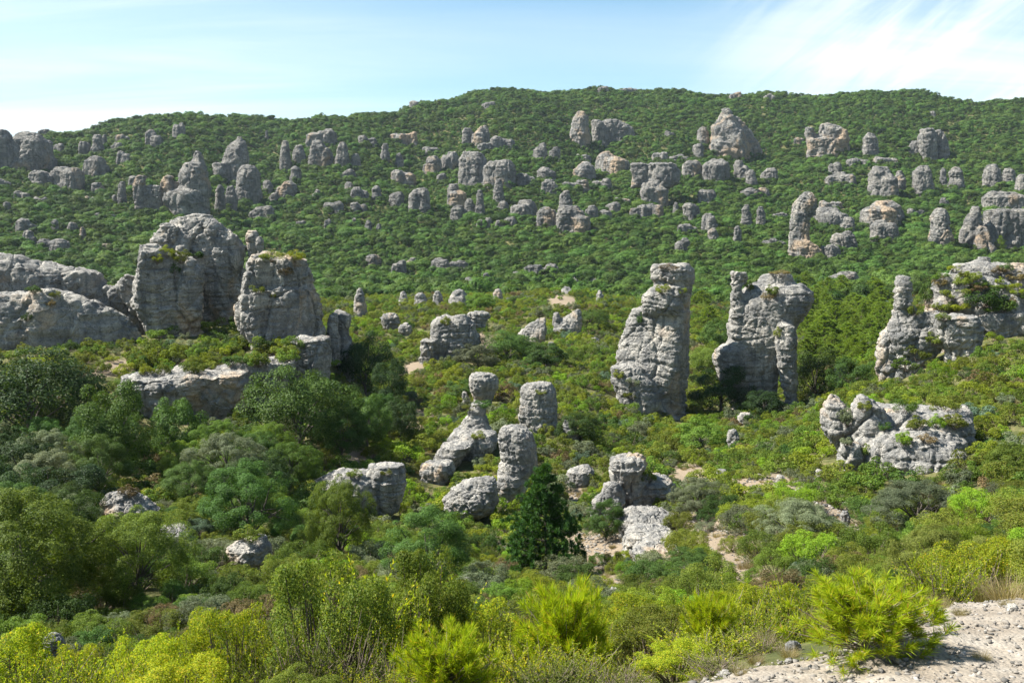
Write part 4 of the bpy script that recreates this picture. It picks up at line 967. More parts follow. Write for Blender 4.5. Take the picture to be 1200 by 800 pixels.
while k < 34:
    u, v = rng.uniform(-10, 480), rng.uniform(505, 715)
    if u > 330 and v > 640: continue
    g = cast(u, v); hgt = rng.uniform(1.9, 3.4)
    if not footprint_ok(g[0], g[1], .9): continue
    hp = hgt * F_PX / g[1]
    if any(a < u < b and c < v < d for (a, b, c, d) in [(95,210,570,700),(245,335,620,730),(345,490,535,670),(178,245,605,700),(150,330,430,545)]): continue
    tr(('near_oak','near_oak_light','near_oak_light','near_oak_grey','mid_oak_dark')[int(rng.integers(5))], u, v, v - hp, hp * rng.uniform(.95, 1.3), None); k += 1
# bushes along the rim of the low cliff band
for k in range(64):
    u = rng.uniform(152, 345); v = 441 - max(0, u - 200) * .11 - rng.uniform(0, 26)
    plant_on_rock(('slope_olive','slope_olive','slope_yellow','slope_green','slope_dark')[k % 5], u, v, rng.uniform(9, 17), rng.uniform(14, 28), None)
for k in range(20):
    u = rng.uniform(1094, 1200); v = rng.uniform(314, 366)
    plant_on_rock(('slope_olive','slope_green','slope_brown','slope_dark','slope_yellow')[k % 5], u, v, rng.uniform(7, 13), rng.uniform(12, 26), None)
# bushes that grow on the rocks themselves
for (kd, u, v, h, w, lab) in [
    ('slope_yellow',196,298,13,18,'yellow-green bush on the flat top of the squared buttress'),('slope_olive',212,304,14,22,'olive bush at the back of the squared buttress top'),('slope_yellow',184,305,10,16,'small yellowish bush at the left of the buttress top'),
    ('slope_dark',228,300,12,18,'dark bush where the squared buttress meets the dome crag'),('slope_dark',205,318,12,14,'dark bush hanging over the front of the squared buttress'),
    ('slope_olive',318,302,12,30,'olive bush on the crest of the huge shaded block'),('slope_yellow',346,302,12,22,'yellowish bush at the right end of the shaded block crest'),('slope_brown',335,318,9,16,'dry bush on the slanting top of the shaded block'),('slope_olive',302,340,10,14,'bush on the left face of the shaded block'),('slope_olive',322,346,7,10,'tiny bush in the crack of the shaded block'),
    ('slope_olive',776,340,10,18,'bush on the ledge between the two cap blocks of the tall tower'),('slope_yellow',799,341,8,10,'small yellow bush on the tower ledge at the right'),('slope_brown',785,312,6,24,'dry tuft on the very top of the tall tower'),('slope_dark',751,376,12,10,'dark bush in the notch under the tower cap'),
    ('slope_olive',726,440,10,16,'bush on the left foot ledge of the tall tower'),('slope_grey',742,448,9,18,'grey bush on the foot ledge of the tall tower'),('slope_olive',738,462,8,14,'bush low on the skirt of the tall tower'),
    ('slope_olive',906,343,12,18,'dry bush on the shoulder of the bulging pillar head'),('slope_brown',900,348,9,14,'brown bush lower on the bulging pillar head'),('slope_olive',878,338,12,12,'bush between the finger and the head of the bulging pillar'),('slope_olive',911,392,12,9,'bush at the top of the pillar leg'),('slope_brown',914,318,5,26,'dry tuft along the flat top of the bulging pillar'),
    ('slope_olive',1072,366,14,20,'bush behind the square finger of the right cliff'),('slope_dark',1085,352,22,20,'dark bush in the notch between square finger and main cliff'),('slope_olive',1120,346,12,26,'bush on the upper shelf of the right cliff'),('slope_olive',1112,362,12,24,'olive bush along the middle shelf of the right cliff'),('slope_dark',1150,356,22,44,'large dark bush on the shelf of the right cliff'),('slope_dark',1172,362,18,36,'dark bush at the right end of the cliff shelf'),('slope_yellow',1171,329,8,10,'small yellow bush near the slab on the right cliff'),
    ('slope_olive',1140,325,10,22,'bush on the upper slope of the right cliff'),('slope_brown',1190,325,10,26,'brown bush at the right edge of the cliff top'),('slope_olive',1105,372,9,16,'bush over the rim of the right block of the cliff'),('slope_olive',1096,400,14,26,'bush on the slope below the cliff face'),('slope_olive',1075,418,18,34,'bush at the left foot of the right cliff face'),('slope_green',1062,430,16,30,'green bush below the cliff corner'),('slope_bright',1098,437,18,22,'bright green bush below the right block of the cliff'),
    ('slope_bright',1058,519,18,22,'bright yellow-green round bush in a crack of the broken rounded outcrop'),('slope_grey',992,495,22,22,'grey bush between the left slabs of the broken outcrop'),('slope_olive',1012,478,12,20,'olive bush on the second slab of the broken outcrop'),('slope_olive',1075,500,16,26,'bush on top of the broken rounded outcrop'),('slope_bright',1098,498,16,20,'bright bush on the crest of the broken outcrop'),('slope_olive',1118,498,18,30,'bush at the right of the broken outcrop crest'),('slope_brown',1085,515,10,24,'dry bush in the hollow of the broken outcrop'),('slope_green',1060,480,18,26,'green bush at the back of the broken outcrop'),('slope_olive',1105,478,18,30,'olive bush at the upper back of the broken outcrop'),('slope_dark',1035,500,10,18,'dark bush in a joint of the broken outcrop'),('slope_olive',1014,530,14,14,'bush in the lower left crack of the broken outcrop'),('slope_grey',990,518,10,18,'grey bush below the left slabs of the broken outcrop'),
    ('slope_olive',560,510,9,16,'bush on the leaning slab beside the stacked cone'),('slope_olive',452,552,8,14,'bush on top of the wide flat-topped boulder'),('slope_olive',415,555,10,18,'bush on the left shoulder of the wide flat-topped boulder'),('slope_brown',150,578,14,24,'dry bush on top of the rough tilted boulder'),('slope_olive',290,630,18,34,'olive bush overgrowing the pointed grey boulder'),('slope_yellow',585,577,6,8,'tiny bush in the waist of the pinched-waist pillar'),
    ('slope_dark',566,474,9,22,'dark bush at the foot of the flat-topped squat rock'),('slope_olive',552,476,7,18,'olive bush between the flat-topped squat rock and the stacked cone'),('slope_olive',634,458,5,16,'yellowish tuft near the top of the squat stump pillar'),('slope_olive',522,378,10,12,'bush on the stepped layered rock'),('slope_dark',40,340,9,18,'dark bush on a ledge of the long left cliff wall'),('slope_olive',64,345,9,12,'bush at the right of the dark one on the left cliff wall'),('slope_brown',60,355,7,12,'dry tuft on the hump of the left cliff wall'),('slope_dark',32,372,9,14,'small dark bush on the face of the left cliff wall'),('slope_bright',760,560,14,16,'bright bush growing on the crumbling necked outcrop')]:
    plant_on_rock(kd, u, v + 3, h, w, lab)
# foreground bushes along the edge of the track
fg = lambda kind, u, D, vt, w, label=None, var=None: plant(kind, u, 0, vt, w, label, var, D=D)
fg('young_pine', 1030, 6.5, 672, 200, 'bright yellow-green young pine beside the gravel track, lower right', 0)
fg('young_pine', 520, 6.6, 728, 150, 'bright young pine at the bottom edge, left of centre', 1)
fg('young_pine', 668, 8.3, 676, 135, 'bright young pine in the middle of the front bushes', 0)
fg('young_pine', 840, 8.4, 690, 90, 'small bright young pine left of the gravel track', 1)
for k, (kd, u, D, vt, w, lab) in enumerate([
    ('twig_bare',300,8.6,655,120,'open brown-twigged shrub left of the tallest front shrub'),('twig_olive',372,8.2,640,150,'tall olive shrub with bare brown stems in the front row'),('twig_yellow',432,8.8,612,150,'tallest yellow-green front shrub, left of centre'),('twig_olive',495,9.0,632,120,'olive front shrub under the bushy green oak'),
    ('twig_bare',410,7.4,690,140,'brown leafless-based shrub in front of the tallest front shrub'),('twig_olive',340,7.2,712,120,'olive shrub low in front of the brown-twigged one'),('twig_yellow',255,8.2,690,110,'yellow-green shrub below the pointed grey boulder'),('twig_yellow',215,9.2,692,120,'yellow-green shrub right of the light green oak'),('twig_yellow',165,8.4,726,110,'yellow shrub at lower left beside a pale stone'),('twig_yellow',100,9.2,722,110,'yellow shrub with upright shoots under the light green oak'),
    ('twig_yellow',40,8.0,742,130,'bright yellow-green shrub in the bottom left corner'),('twig_yellow',-15,8.6,722,120,'yellow shrub cut by the left edge'),('twig_yellow',110,7.1,765,130,'low yellow shrub along the bottom left edge'),('twig_yellow',190,6.9,762,130,'low yellow-green shrub at the bottom, left third'),('twig_yellow',270,6.8,758,120,'yellow-green shrub at the bottom edge below the brown-twigged shrub'),
    ('twig_yellow',430,6.6,762,100,'yellow shrub at the bottom edge left of the young pine'),('twig_yellow',560,9.0,690,110,'yellow-green front shrub left of the dark pine foot'),('twig_yellow',600,7.6,722,120,'dense yellow shrub between two young pines'),('twig_olive',620,9.8,676,110,'olive front shrub below the dark pine'),('twig_yellow',725,9.0,704,100,'yellow-green shrub right of the middle young pine'),
    ('twig_yellow',700,7.2,752,120,'low yellow shrub at the bottom centre'),('twig_olive',775,8.8,705,110,'olive shrub below the dark low oak bush'),('twig_yellow',840,7.5,722,110,'bright yellow-green shrub left of the track edge'),('twig_yellow',800,7.0,748,100,'yellow shrub with dry base near the bottom, right of centre'),('twig_yellow',895,9.2,690,90,'yellow-green shrub behind the track, near the path'),
    ('twig_yellow',955,10.2,655,90,'upright yellow-green shrub behind the roadside young pine'),('twig_olive',1000,10.6,662,90,'olive shrub left of the yellow-green juniper'),('twig_yellow',1045,10.4,660,80,'yellow shrub right behind the roadside young pine'),('twig_olive',1130,11.0,640,100,'olive shrub in front of the junipers'),('twig_yellow',1172,10.8,636,110,'yellow-green shrub above the gravel at the right'),('twig_yellow',1215,10.4,640,110,'yellow-green shrub cut by the right edge'),
    ('twig_bare',905,7.5,735,80,'dry grey twiggy bush left of the roadside young pine'),('twig_bare',860,6.6,764,90,'dry twiggy bush at the gravel edge'),('twig_bare',740,6.7,775,90,'dry twiggy bush at the bottom edge'),('twig_olive',650,6.6,765,100,'olive shrub at the bottom centre edge'),('twig_olive',20,6.8,775,110,'olive shrub at the bottom left corner edge'),('twig_olive',340,6.6,775,100,'dark-stemmed shrub at the bottom edge, left third'),('twig_bare',160,10.5,712,110,'brown twiggy shrub behind the yellow ones at lower left')]):
    if k % 5 in (1, 3) and kd != 'twig_bare': kd = kd.replace('twig', 'leafy')
    fg(kd, u, D, vt, w * 1.1, lab, k)
for k, (u, v, h, w) in enumerate([(885,778,18,30),(925,770,18,34),(868,792,16,30),(960,700,24,40),(1100,715,22,40),(1150,775,16,30),(1152,705,18,34),(1085,700,20,30),(1180,712,14,26),(1125,722,14,26)]):
    g = cast(u, v); o = put('dry_grass', g, h*g[1]/F_PX, w*g[1]/F_PX, False); 

# ------------------------------------------------------------------ scatter over the slopes
NROCKFOOT = [f for f in FOOT if f[1] < 200]
def front_mask(x, y):
    """bushes grow sparsely right below the faces of the rocks"""
    keep = np.ones(len(x), bool); rr = rng.random(len(x))
    for (cx, cy, rx, ry) in NROCKFOOT[:NRF]:
        k = 1 - (ry * .7 + .7) / cy
        keep &= (((x - cx*k)/(rx*.95))**2 + ((y - cy*k)/(ry*.8 + 1.4))**2 > 1) | (rr > .8)
    return keep
def footprint_mask(x, y, grow=1.0):
    keep = np.ones(len(x), bool)
    for (cx, cy, rx, ry) in FOOT:
        keep &= ((x-cx)/(rx*grow+.15))**2 + ((y-cy)/(ry*grow+.15))**2 > 1
    return keep
def fan(n, r0, r1, amax=math.radians(39)):
    r = np.sqrt(rng.uniform(r0**2, r1**2, n)); a = rng.uniform(-amax, amax, n)
    return r*np.sin(a), r*np.cos(a), r
def thin(x, y, dmin, cell=None):
    """keep points at least dmin apart (dmin may vary per point)"""
    order = np.arange(len(x)); grid = {}; keep = []
    cs = float(np.max(dmin)); xi = np.floor(x/cs).astype(int); yi = np.floor(y/cs).astype(int)
    for i in order:
        ok = True
        for a in (-1,0,1):
            for b in (-1,0,1):
                for jx in grid.get((xi[i]+a, yi[i]+b), ()):
                    if (x[i]-x[jx])**2 + (y[i]-y[jx])**2 < (dmin[i]*.5 + dmin[jx]*.5)**2: ok = False; break
                if not ok: break
            if not ok: break
        if ok: grid.setdefault((xi[i], yi[i]), []).append(i); keep.append(i)
    return np.array(keep)
PLATFORM = lambda u, v: (u > 80) & (u < 395) & (v > 370) & (v < 450)
def shrub_kind(x, y, z, r):
    uv = project(np.stack([x, y, z], 1)); u, v = uv[:,0], uv[:,1]
    nz = fbm(np.stack([x/7, y/7, x*0], 1), 2, 77); rr = rng.random(len(x))
    k = np.full(len(x), 0)
    names = ['olive','green','grey','bright','dark','brown','yellow','blue']
    # weights change with place: darker and greener in the left valley, olive and bright on the open centre and right
    left = np.clip((470 - u) / 120, 0, 1) * (v > 440)
    w = np.stack([.40 - .15*left + .2*nz, .22 - .02*left - .2*nz, .12 + 0*u, .09*(1-left) + .12*np.clip(nz,0,1), .08 + .30*left - .15*nz, .028 + .03*nz, .09*(1-left) + .1*nz, .012 + 0*u], 1)
    w = np.clip(w, .003, None); w /= w.sum(1, keepdims=True)
    return np.array([names[i] for i in (np.cumsum(w, 1) < rr[:,None]).sum(1).clip(0, 7)])
xs, ys, rs = [], [], []
for (n, a, b) in ((1150, 9, 24), (6600, 24, 60), (20000, 60, 130), (32000, 130, 320)):
    x, y, r = fan(n, a, b); xs.append(x); ys.append(y); rs.append(r)
x, y, r = map(np.concatenate, (xs, ys, rs))
size = (.55 + .75 * rng.random(len(x))**1.6) * np.where(r < 24, .8, 1.0) * (1 + .35*np.clip((r-90)/150, 0, 1))     # height in metres
br = bare_at(x, y)
m = footprint_mask(x, y, .96) & ~on_track(x, y) & ((rng.random(len(x)) > br * .93))
m &= ~((r < 13) & (x > .8) & (y < edge(x) + .4))
m &= front_mask(x, y)
size *= 1 - .45 * np.clip(bare_at(x, y - 2.0), 0, 1)
x, y, r, size = x[m], y[m], r[m], size[m]
k = thin(x, y, size * np.where(r < 60, 1.0, 1.15)); x, y, r, size = x[k], y[k], r[k], size[k]
z = ground_z(x, y); kinds = shrub_kind(x, y, z, r)
print('shrubs', len(x), round(time.time() - T0, 1))
# forest of the far hill
xf, yf, rf = fan(220000, 232, 1010)
hz = fbm(np.stack([xf/38, yf/38, xf*0], 1), 3, 55)
sf = (1.6 + 3.2 * rng.random(len(xf)) ** 2.0) * (1 + .35*hz)
m = footprint_mask(xf, yf, .80) & (rng.random(len(xf)) < np.clip((rf-225)/70, .15, 1)); xf, yf, rf, sf = xf[m], yf[m], rf[m], sf[m]
k = thin(xf, yf, sf * .80); xf, yf, rf, sf = xf[k], yf[k], rf[k], sf[k]
zf = ground_z(xf, yf)
print('forest', len(xf), round(time.time() - T0, 1))

# which single plants can be seen from the road
tri_g = BVHTree.FromPolygons([tuple(c) for c in V], [tuple(int(t) for t in f) for f in q[(R_.ravel()[q[:,0]] < 900) & (np.abs(A_.ravel()[q[:,0]]) < .62)]])
def seen(p):
    d = Vector(p); L = d.length; d = d.normalized()
    h = tri_g.ray_cast(Vector((0,0,0)), d, L)
    if h[0] is not None and h[3] < L - .4: return False
    for b, ob in ROCK_BVH[:N_NEAR]:
        h = b.ray_cast(Vector((0,0,0)), d, L)
        if h[0] is not None and h[3] < L - .4: return False
    return True
def framed(x, y, z, mu=6, mv=6):
    uv = project(np.stack([x, y, z], 1)); return (uv[:,0] > mu) & (uv[:,0] < 1200-mu) & (uv[:,1] > mv) & (uv[:,1] < 800-mv)
def pick(x, y, z, h, r, n):
    sc = h / r; ok = framed(x, y, z + h*.5); idx = [i for i in np.argsort(-sc) if ok[i]]; out = []
    for i in idx:
        if len(out) >= n: break
        if seen((x[i], y[i], z[i] + h[i]*.85)): out.append(i)
    return np.array(out, int)
n_sh = sum(1 for t in THINGS if nm(t[3]) == 'shrub'); n_tr = sum(1 for t in THINGS if nm(t[3]) in ('oak_tree','pine_tree','juniper_tree'))
ish = pick(x, y, z, size, r, 300 - n_sh)
for i in ish:
    near = r[i] < 46
    kd = ('bush_' if near else 'slope_') + kinds[i]
    if r[i] < 19: kd = ('leafy_yellow' if rng.random() < .45 else 'leafy_olive') if rng.random() < .5 else 'twig_yellow' if (kinds[i] in ('yellow','bright','green','grey','olive') and rng.random() < .75) else 'twig_olive'
    put(kd, (x[i], y[i], z[i] - .06), size[i], None, near, None)
itr = pick(xf, yf, zf, sf, rf, 300 - n_tr)
for i in itr: put('hill_oak', (xf[i], yf[i], zf[i] - .2), sf[i], None, False, None)
print('things', len(THINGS), round(time.time() - T0, 1))

# the uncountable rest: one object per sort, instanced on points
def proto(kind):
    out = []
    for v in LIB[kind]:
        hit = [o for o in bpy.data.objects if o.data == v['sg']]
        if hit: out.append((hit[0], v))
    return out
def stuff(name, x, y, z, h, kinds_, spread=1.0):
    """one object: a cloud of points, each carrying a plant of the library"""
    ks = sorted(set(kinds_)); protos = []; sel = np.zeros(len(x), int); sc = np.ones((len(x), 3))
    for kd in ks:
        pr = proto(kd)
        if not pr:
            c_ = [i for i in np.nonzero(kinds_ == kd)[0] if (60 < math.hypot(x[i], y[i]) < 140 or kd[:5] != 'slope')] or list(np.nonzero(kinds_ == kd)[0])
            c_ = next((i for i in c_ if framed(x[i:i+1], y[i:i+1], z[i:i+1])[0] and seen((x[i], y[i], z[i] + h[i]*.8))), c_[0])
            pr = [(put(kd, (x[c_], y[c_], z[c_]), h[c_], None, False), LIB[kd][0])]
        m = np.nonzero(kinds_ == kd)[0]; pk = rng.integers(0, len(pr), len(m))
        sel[m] = len(protos) + pk
        sz = h[m] / pr[0][1]['H']; sx = sz * rng.uniform(.85, 1.3, len(m)) * spread
        sc[m] = np.stack([sx, sx, sz], 1); protos += [p[0] for p in pr]
    me = bpy.data.meshes.new(name); me.vertices.add(len(x)); me.vertices.foreach_set('co', np.stack([x, y, z], 1).astype(np.float32).ravel())
    a = me.attributes.new('pick', 'INT', 'POINT'); a.data.foreach_set('value', sel.astype(np.int32))
    a = me.attributes.new('size', 'FLOAT_VECTOR', 'POINT'); a.data.foreach_set('vector', sc.astype(np.float32).ravel())
    rt = np.stack([rng.normal(size=len(x))*.08, rng.normal(size=len(x))*.08, rng.uniform(0, 6.28, len(x))], 1)
    a = me.attributes.new('turn', 'FLOAT_VECTOR', 'POINT'); a.data.foreach_set('vector', rt.astype(np.float32).ravel())
    o = link(name, me); tag(o, kind='stuff')
    ng = bpy.data.node_groups.new(name, 'GeometryNodeTree')
    ng.interface.new_socket('Geometry', in_out='INPUT', socket_type='NodeSocketGeometry'); ng.interface.new_socket('Geometry', in_out='OUTPUT', socket_type='NodeSocketGeometry')
    N = ng.nodes.new; gi = N('NodeGroupInput'); go = N('NodeGroupOutput'); ip = N('GeometryNodeInstanceOnPoints'); jn = N('GeometryNodeJoinGeometry')
    ip.inputs['Pick Instance'].default_value = True
    def attr(nm_, ty):
        a = N('GeometryNodeInputNamedAttribute'); a.data_type = ty; a.inputs['Name'].default_value = nm_
        return [s for s in a.outputs if s.enabled and s.name == 'Attribute'][0]
    L = ng.links.new
    for p in reversed(protos):
        oi = N('GeometryNodeObjectInfo'); oi.transform_space = 'ORIGINAL'; oi.inputs['Object'].default_value = p; oi.inputs['As Instance'].default_value = True
        L(oi.outputs['Geometry'], jn.inputs[0])
    L(gi.outputs[0], ip.inputs['Points']); L(jn.outputs[0], ip.inputs['Instance'])
    L(attr('pick', 'INT'), ip.inputs['Instance Index']); L(attr('size', 'FLOAT_VECTOR'), ip.inputs['Scale']); L(attr('turn', 'FLOAT_VECTOR'), ip.inputs['Rotation'])
    L(ip.outputs[0], go.inputs[0])
    md = o.modifiers.new('scatter', 'NODES'); md.node_group = ng
    return o
rest = np.setdiff1d(np.arange(len(x)), ish)
sk = np.array([('slope_' if rr_ > 46 else 'bush_' if rr_ > 19 else 'leafy_') + (k if rr_ > 19 else ('yellow' if k in ('yellow','bright') else 'olive')) for k, rr_ in zip(kinds, r)])
stuff('scrub', x[rest], y[rest], z[rest] - .06, size[rest], sk[rest], 1.1)
rest = np.setdiff1d(np.arange(len(xf)), itr)
stuff('oak_forest', xf[rest], yf[rest], zf[rest] - .2, sf[rest], np.array(['hill_oak'] * len(rest)), 1.1)
# small herbs and dry tufts between the bushes, and loose stones: nobody could count them
gxs, gys, grs = fan(9000, 6, 75)
m = footprint_mask(gxs, gys, .9) & ~on_track(gxs, gys); m &= rng.random(len(gxs)) < np.clip(14 / grs, .25, 1); gxs, gys, grs = gxs[m], gys[m], grs[m]
stuff('grass', gxs, gys, ground_z(gxs, gys), rng.uniform(.14, .34, len(gxs)), np.array(['dry_grass'] * len(gxs)))
def pebbles(name, pts, s, mat):
    n = len(pts); base = np.array([[1,0,0],[-1,0,0],[0,1,0],[0,-1,0],[0,0,1],[0,0,-1]], float)
    fc = np.array([[0,2,4],[2,1,4],[1,3,4],[3,0,4],[2,0,5],[1,2,5],[3,1,5],[0,3,5]])
    mids = {}; vv = [b for b in base]; f2 = []
    def mid(a, b):
        k = (min(a,b), max(a,b))
        if k not in mids: mids[k] = len(vv); vv.append(unit(vv[a] + vv[b]))
        return mids[k]
    for a, b, c in fc:
        ab, bc, ca = mid(a,b), mid(b,c), mid(c,a); f2 += [[a,ab,ca],[ab,b,bc],[ca,bc,c],[ab,bc,ca]]
    b = np.array(vv); f2 = np.array(f2); nb = len(b)
    sc = s[:,None] * rng.uniform(.6, 1.3, (n,3)) * np.array([1,1,.55]); th = rng.uniform(0, 6.28, n)
    W = b[None] * sc[:,None] * (1 + .42 * rng.normal(size=(n, nb, 1)).clip(-1, 1))
    c, s_ = np.cos(th)[:,None], np.sin(th)[:,None]
    W = np.stack([W[:,:,0]*c - W[:,:,1]*s_, W[:,:,0]*s_ + W[:,:,1]*c, W[:,:,2]], 2) + pts[:,None]
    F = (f2[None] + (np.arange(n)*nb)[:,None,None]).reshape(-1, 3)
    return tag(link(name, mesh_np(name, W.reshape(-1,3), F, [M[mat]])), kind='stuff')
def stone_material():
    t = NT('loose_stone'); rp = t.n('ShaderNodeNewGeometry').outputs['Random Per Island']; co = t.n('ShaderNodeTexCoord').outputs['Object']
    c = t.ramp(rp, [(0, (.09,.085,.075)), (.4, (.165,.15,.13)), (.8, (.23,.205,.17)), (1, (.31,.29,.26))])
    c = t.mix(.5, c, t.ramp(t.noise(co, 25, 4, .7), [(.3, (.6,.6,.6)), (.7, (1.2,1.2,1.2))]), 'MULTIPLY')
    b = t.n('ShaderNodeBsdfPrincipled', i_Roughness=.95); t.l(c, b.inputs['Base Color']); t.l(b.outputs[0], t.out.inputs[0]); return t.m
M['stone'] = stone_material()
px, py = rng.uniform(.6, 6.5, 16000), rng.uniform(4.8, 8.8, 16000)
m = py < edge(px) + .25; px, py = px[m], py[m]; ps = .003 + .024 * rng.random(len(px)) ** 7
P1 = np.stack([px, py, ground_z(px, py) + .012 + ps * .3], 1)
bx, by = [], []
for (cx, cy, rx, ry) in BW[2:]:
    n = int(min(420, 60 + rx*ry*22)); bx.append(rng.normal(cx, rx*.6, n)); by.append(rng.normal(cy, ry*.6, n))
bx, by = np.concatenate(bx), np.concatenate(by); br_ = np.hypot(bx, by); ok = (br_ > 9) & (br_ < 58); bx, by, br_ = bx[ok], by[ok], br_[ok]
bs = br_ * .0006 * (1 + 3.2 * rng.random(len(bx)) ** 3)
pebbles('gravel', np.concatenate([P1, np.stack([bx, by, ground_z(bx, by) + bs*.25], 1)]), np.concatenate([ps, bs]), 'stone')
# flat limestone slab beside the track
build_rock('rock_slab', 'flat pale limestone slab lying on the gravel at the right edge', 7.45, [
    lobe([(738,1135,1225),(742,1125,1240),(748,1122,1240)], dr=.5, n=2.6, sink=.1)], mat='rock_small', seed=91, voxel=.016, strata=.4, lay=.05, low=.4)
for (u, v, w, lab) in [(1115,745,16,'loose stone on the gravel right of the roadside young pine'),(1186,716,16,'rounded stone on the verge near the right edge'),(930,762,20,'grey stone half hidden by dry grass left of the roadside young pine'),(850,792,14,'small stone on the gravel at the bottom edge'),(925,778,12,'little pale stone by the roots of the roadside young pine')]:
    g = cast(u, v); D = float(g[1])
    build_rock('stone', lab, D, [lobe([(v-w*.55,u-w*.3,u+w*.3),(v-w*.3,u-w*.5,u+w*.45),(v+2,u-w*.5,u+w*.5)], dr=.8, n=2.4, sink=.03)], mat='rock_small', seed=int(u), voxel=.008, cat='stone', rough=1.4)

# ------------------------------------------------------------------ labels that tell one plant or hill rock from another
ADJ = {'olive':'olive green','green':'fresh green','grey':'grey-green','bright':'bright green','dark':'dark green','brown':'brownish','yellow':'yellow-green','blue':'blue-green'}
ORD = ['nearest','second nearest','third nearest','fourth nearest','fifth nearest','sixth nearest','seventh nearest','eighth nearest','ninth nearest','tenth nearest','eleventh nearest','twelfth nearest'] + [a + ' nearest' for a in ('thirteenth','fourteenth','fifteenth','sixteenth','seventeenth','eighteenth','nineteenth','twentieth','twenty-first','twenty-second','twenty-third','twenty-fourth','twenty-fifth','twenty-sixth','twenty-seventh','twenty-eighth')]
for t in THINGS:
    if t[5] and t[3] in ('dark_pine','near_oak_light','mid_oak_dark','near_oak','young_pine','near_oak_grey','near_oak_olive') : pass
LAND += [(638,612,'the dark pine',45,70),(30,650,'the large light green oak',90,90),(352,476,'the broad round dark oak',55,50),(292,587,'the dense dark round oak',55,50),(935,616,'the grey-green domed bush by the path',50,35),
         (1090,650,'the yellow-green juniper',50,45),(1030,735,'the roadside young pine',85,60),(500,640,'the bushy green oak',55,50),(563,354,'the round bright plateau bush',18,12),(1075,592,'the wide grey-green oak',55,30),(812,666,'the dark low oak bush',42,25),(432,690,'the tallest front shrub',70,70)]
def rel(u, v, lm):
    dx, dy = (u - lm[0]) / max(lm[3], 8), (v - lm[1]) / max(lm[4], 8)
    if abs(dx) < .9 and abs(dy) < .9: return 'in front of' 
    if abs(dx) > 2.2 * abs(dy): return 'left of' if dx < 0 else 'right of'
    if abs(dy) > 2.2 * abs(dx): return 'above' if dy < 0 else 'below'
    return ('above and ' if dy < 0 else 'below and ') + ('left of' if dx < 0 else 'right of')
def autolabel(items, group):
    """items: (object, u, v, description)"""
    buckets = {}; hands = set()
    for (o, u, v, desc) in items:
        lm = min(LAND, key=lambda L: max(abs(u - L[0]) - L[3], 0) ** 2 + max(abs(v - L[1]) - L[4], 0) ** 2 + 1e-3 * ((u-L[0])**2 + (v-L[1])**2))
        w = rel(u, v, lm); buckets.setdefault((desc, w, lm[2]), []).append((math.hypot(u - lm[0], v - lm[1]), o))
    for (desc, w, s), L in buckets.items():
        L.sort(key=lambda t: t[0])
        for i, (_, o) in enumerate(L):
            pre = '' if len(L) == 1 else (ORD[i] if i < len(ORD) else 'farther') + ' '
            lb = f'{pre}{desc} {w} {s}'
            if len(lb.split()) > 16: lb = lb.replace(' hill rock', ' rock')
            if len(lb.split()) > 16: lb = lb.replace('long low', 'low')
            o['label'] = lb; o['group'] = group
shr, oak, pin, gra, voak = [], [], [], [], []
for (o, u, v, kind, hpx, label, rpx) in THINGS:
    n = nm(kind)
    o['category'] = {'shrub':'shrub','oak_tree':'tree','pine_tree':'tree','juniper_tree':'tree','young_pine':'young pine','dry_grass':'grass tuft'}[n]
    if label:
        o['label'] = label
        o['group'] = {'shrub':'shrubs on the slopes','oak_tree':'oaks of the valley','pine_tree':'pines','juniper_tree':'junipers','young_pine':'young pines by the track'}.get(n, 'plants')
        continue
    if n == 'shrub':
        sz = 'large' if hpx > 26 else ('small' if hpx < 13 else 'medium')
        shr.append((o, u, v, f'{sz} {ADJ[kind.split("_")[-1]]} shrub'))
    elif n == 'oak_tree' and not kind.startswith('hill'): voak.append((o, u, v, ('large' if hpx > 70 else 'low') + ' ' + {'near_oak':'green','near_oak_light':'light green','near_oak_grey':'grey-green','mid_oak_dark':'dark green','mid_oak':'green','mid_oak_light':'light green'}.get(kind, 'green') + ' oak'))
    elif n == 'oak_tree': oak.append((o, u, v, ('tall' if hpx > 17 else 'low') + ' ' + ('broad' if rpx * 2 > hpx * 1.15 else 'rounded') + ' oak'))
    elif n == 'pine_tree': pin.append((o, u, v, 'bright green pine'))
    else: gra.append((o, u, v, 'dry straw-coloured grass tuft'))
autolabel(shr, 'shrubs on the slopes'); autolabel(oak, 'oaks of the far hill'); autolabel(voak, 'oaks of the valley'); autolabel(pin, 'pines'); autolabel(gra, 'dry grass tufts by the track')
hl = []
for (o, u, v, w, h, kind, label) in HILLROCKS:
    o['group'] = 'rocks on the far hill'
    if label: o['label'] = label; continue
    a = w / h; shp = 'slender' if a < .55 else ('upright' if a < .85 else ('blocky' if a < 1.3 else ('wide' if a < 2 else 'long low')))
    sz = 'large ' if h > 26 else ('small ' if h < 13 else '')
    hl.append((o, u, v, f'{sz}{shp} {"pale-stained" if kind == "w" else "grey"} hill rock'))
autolabel(hl, 'rocks on the far hill')

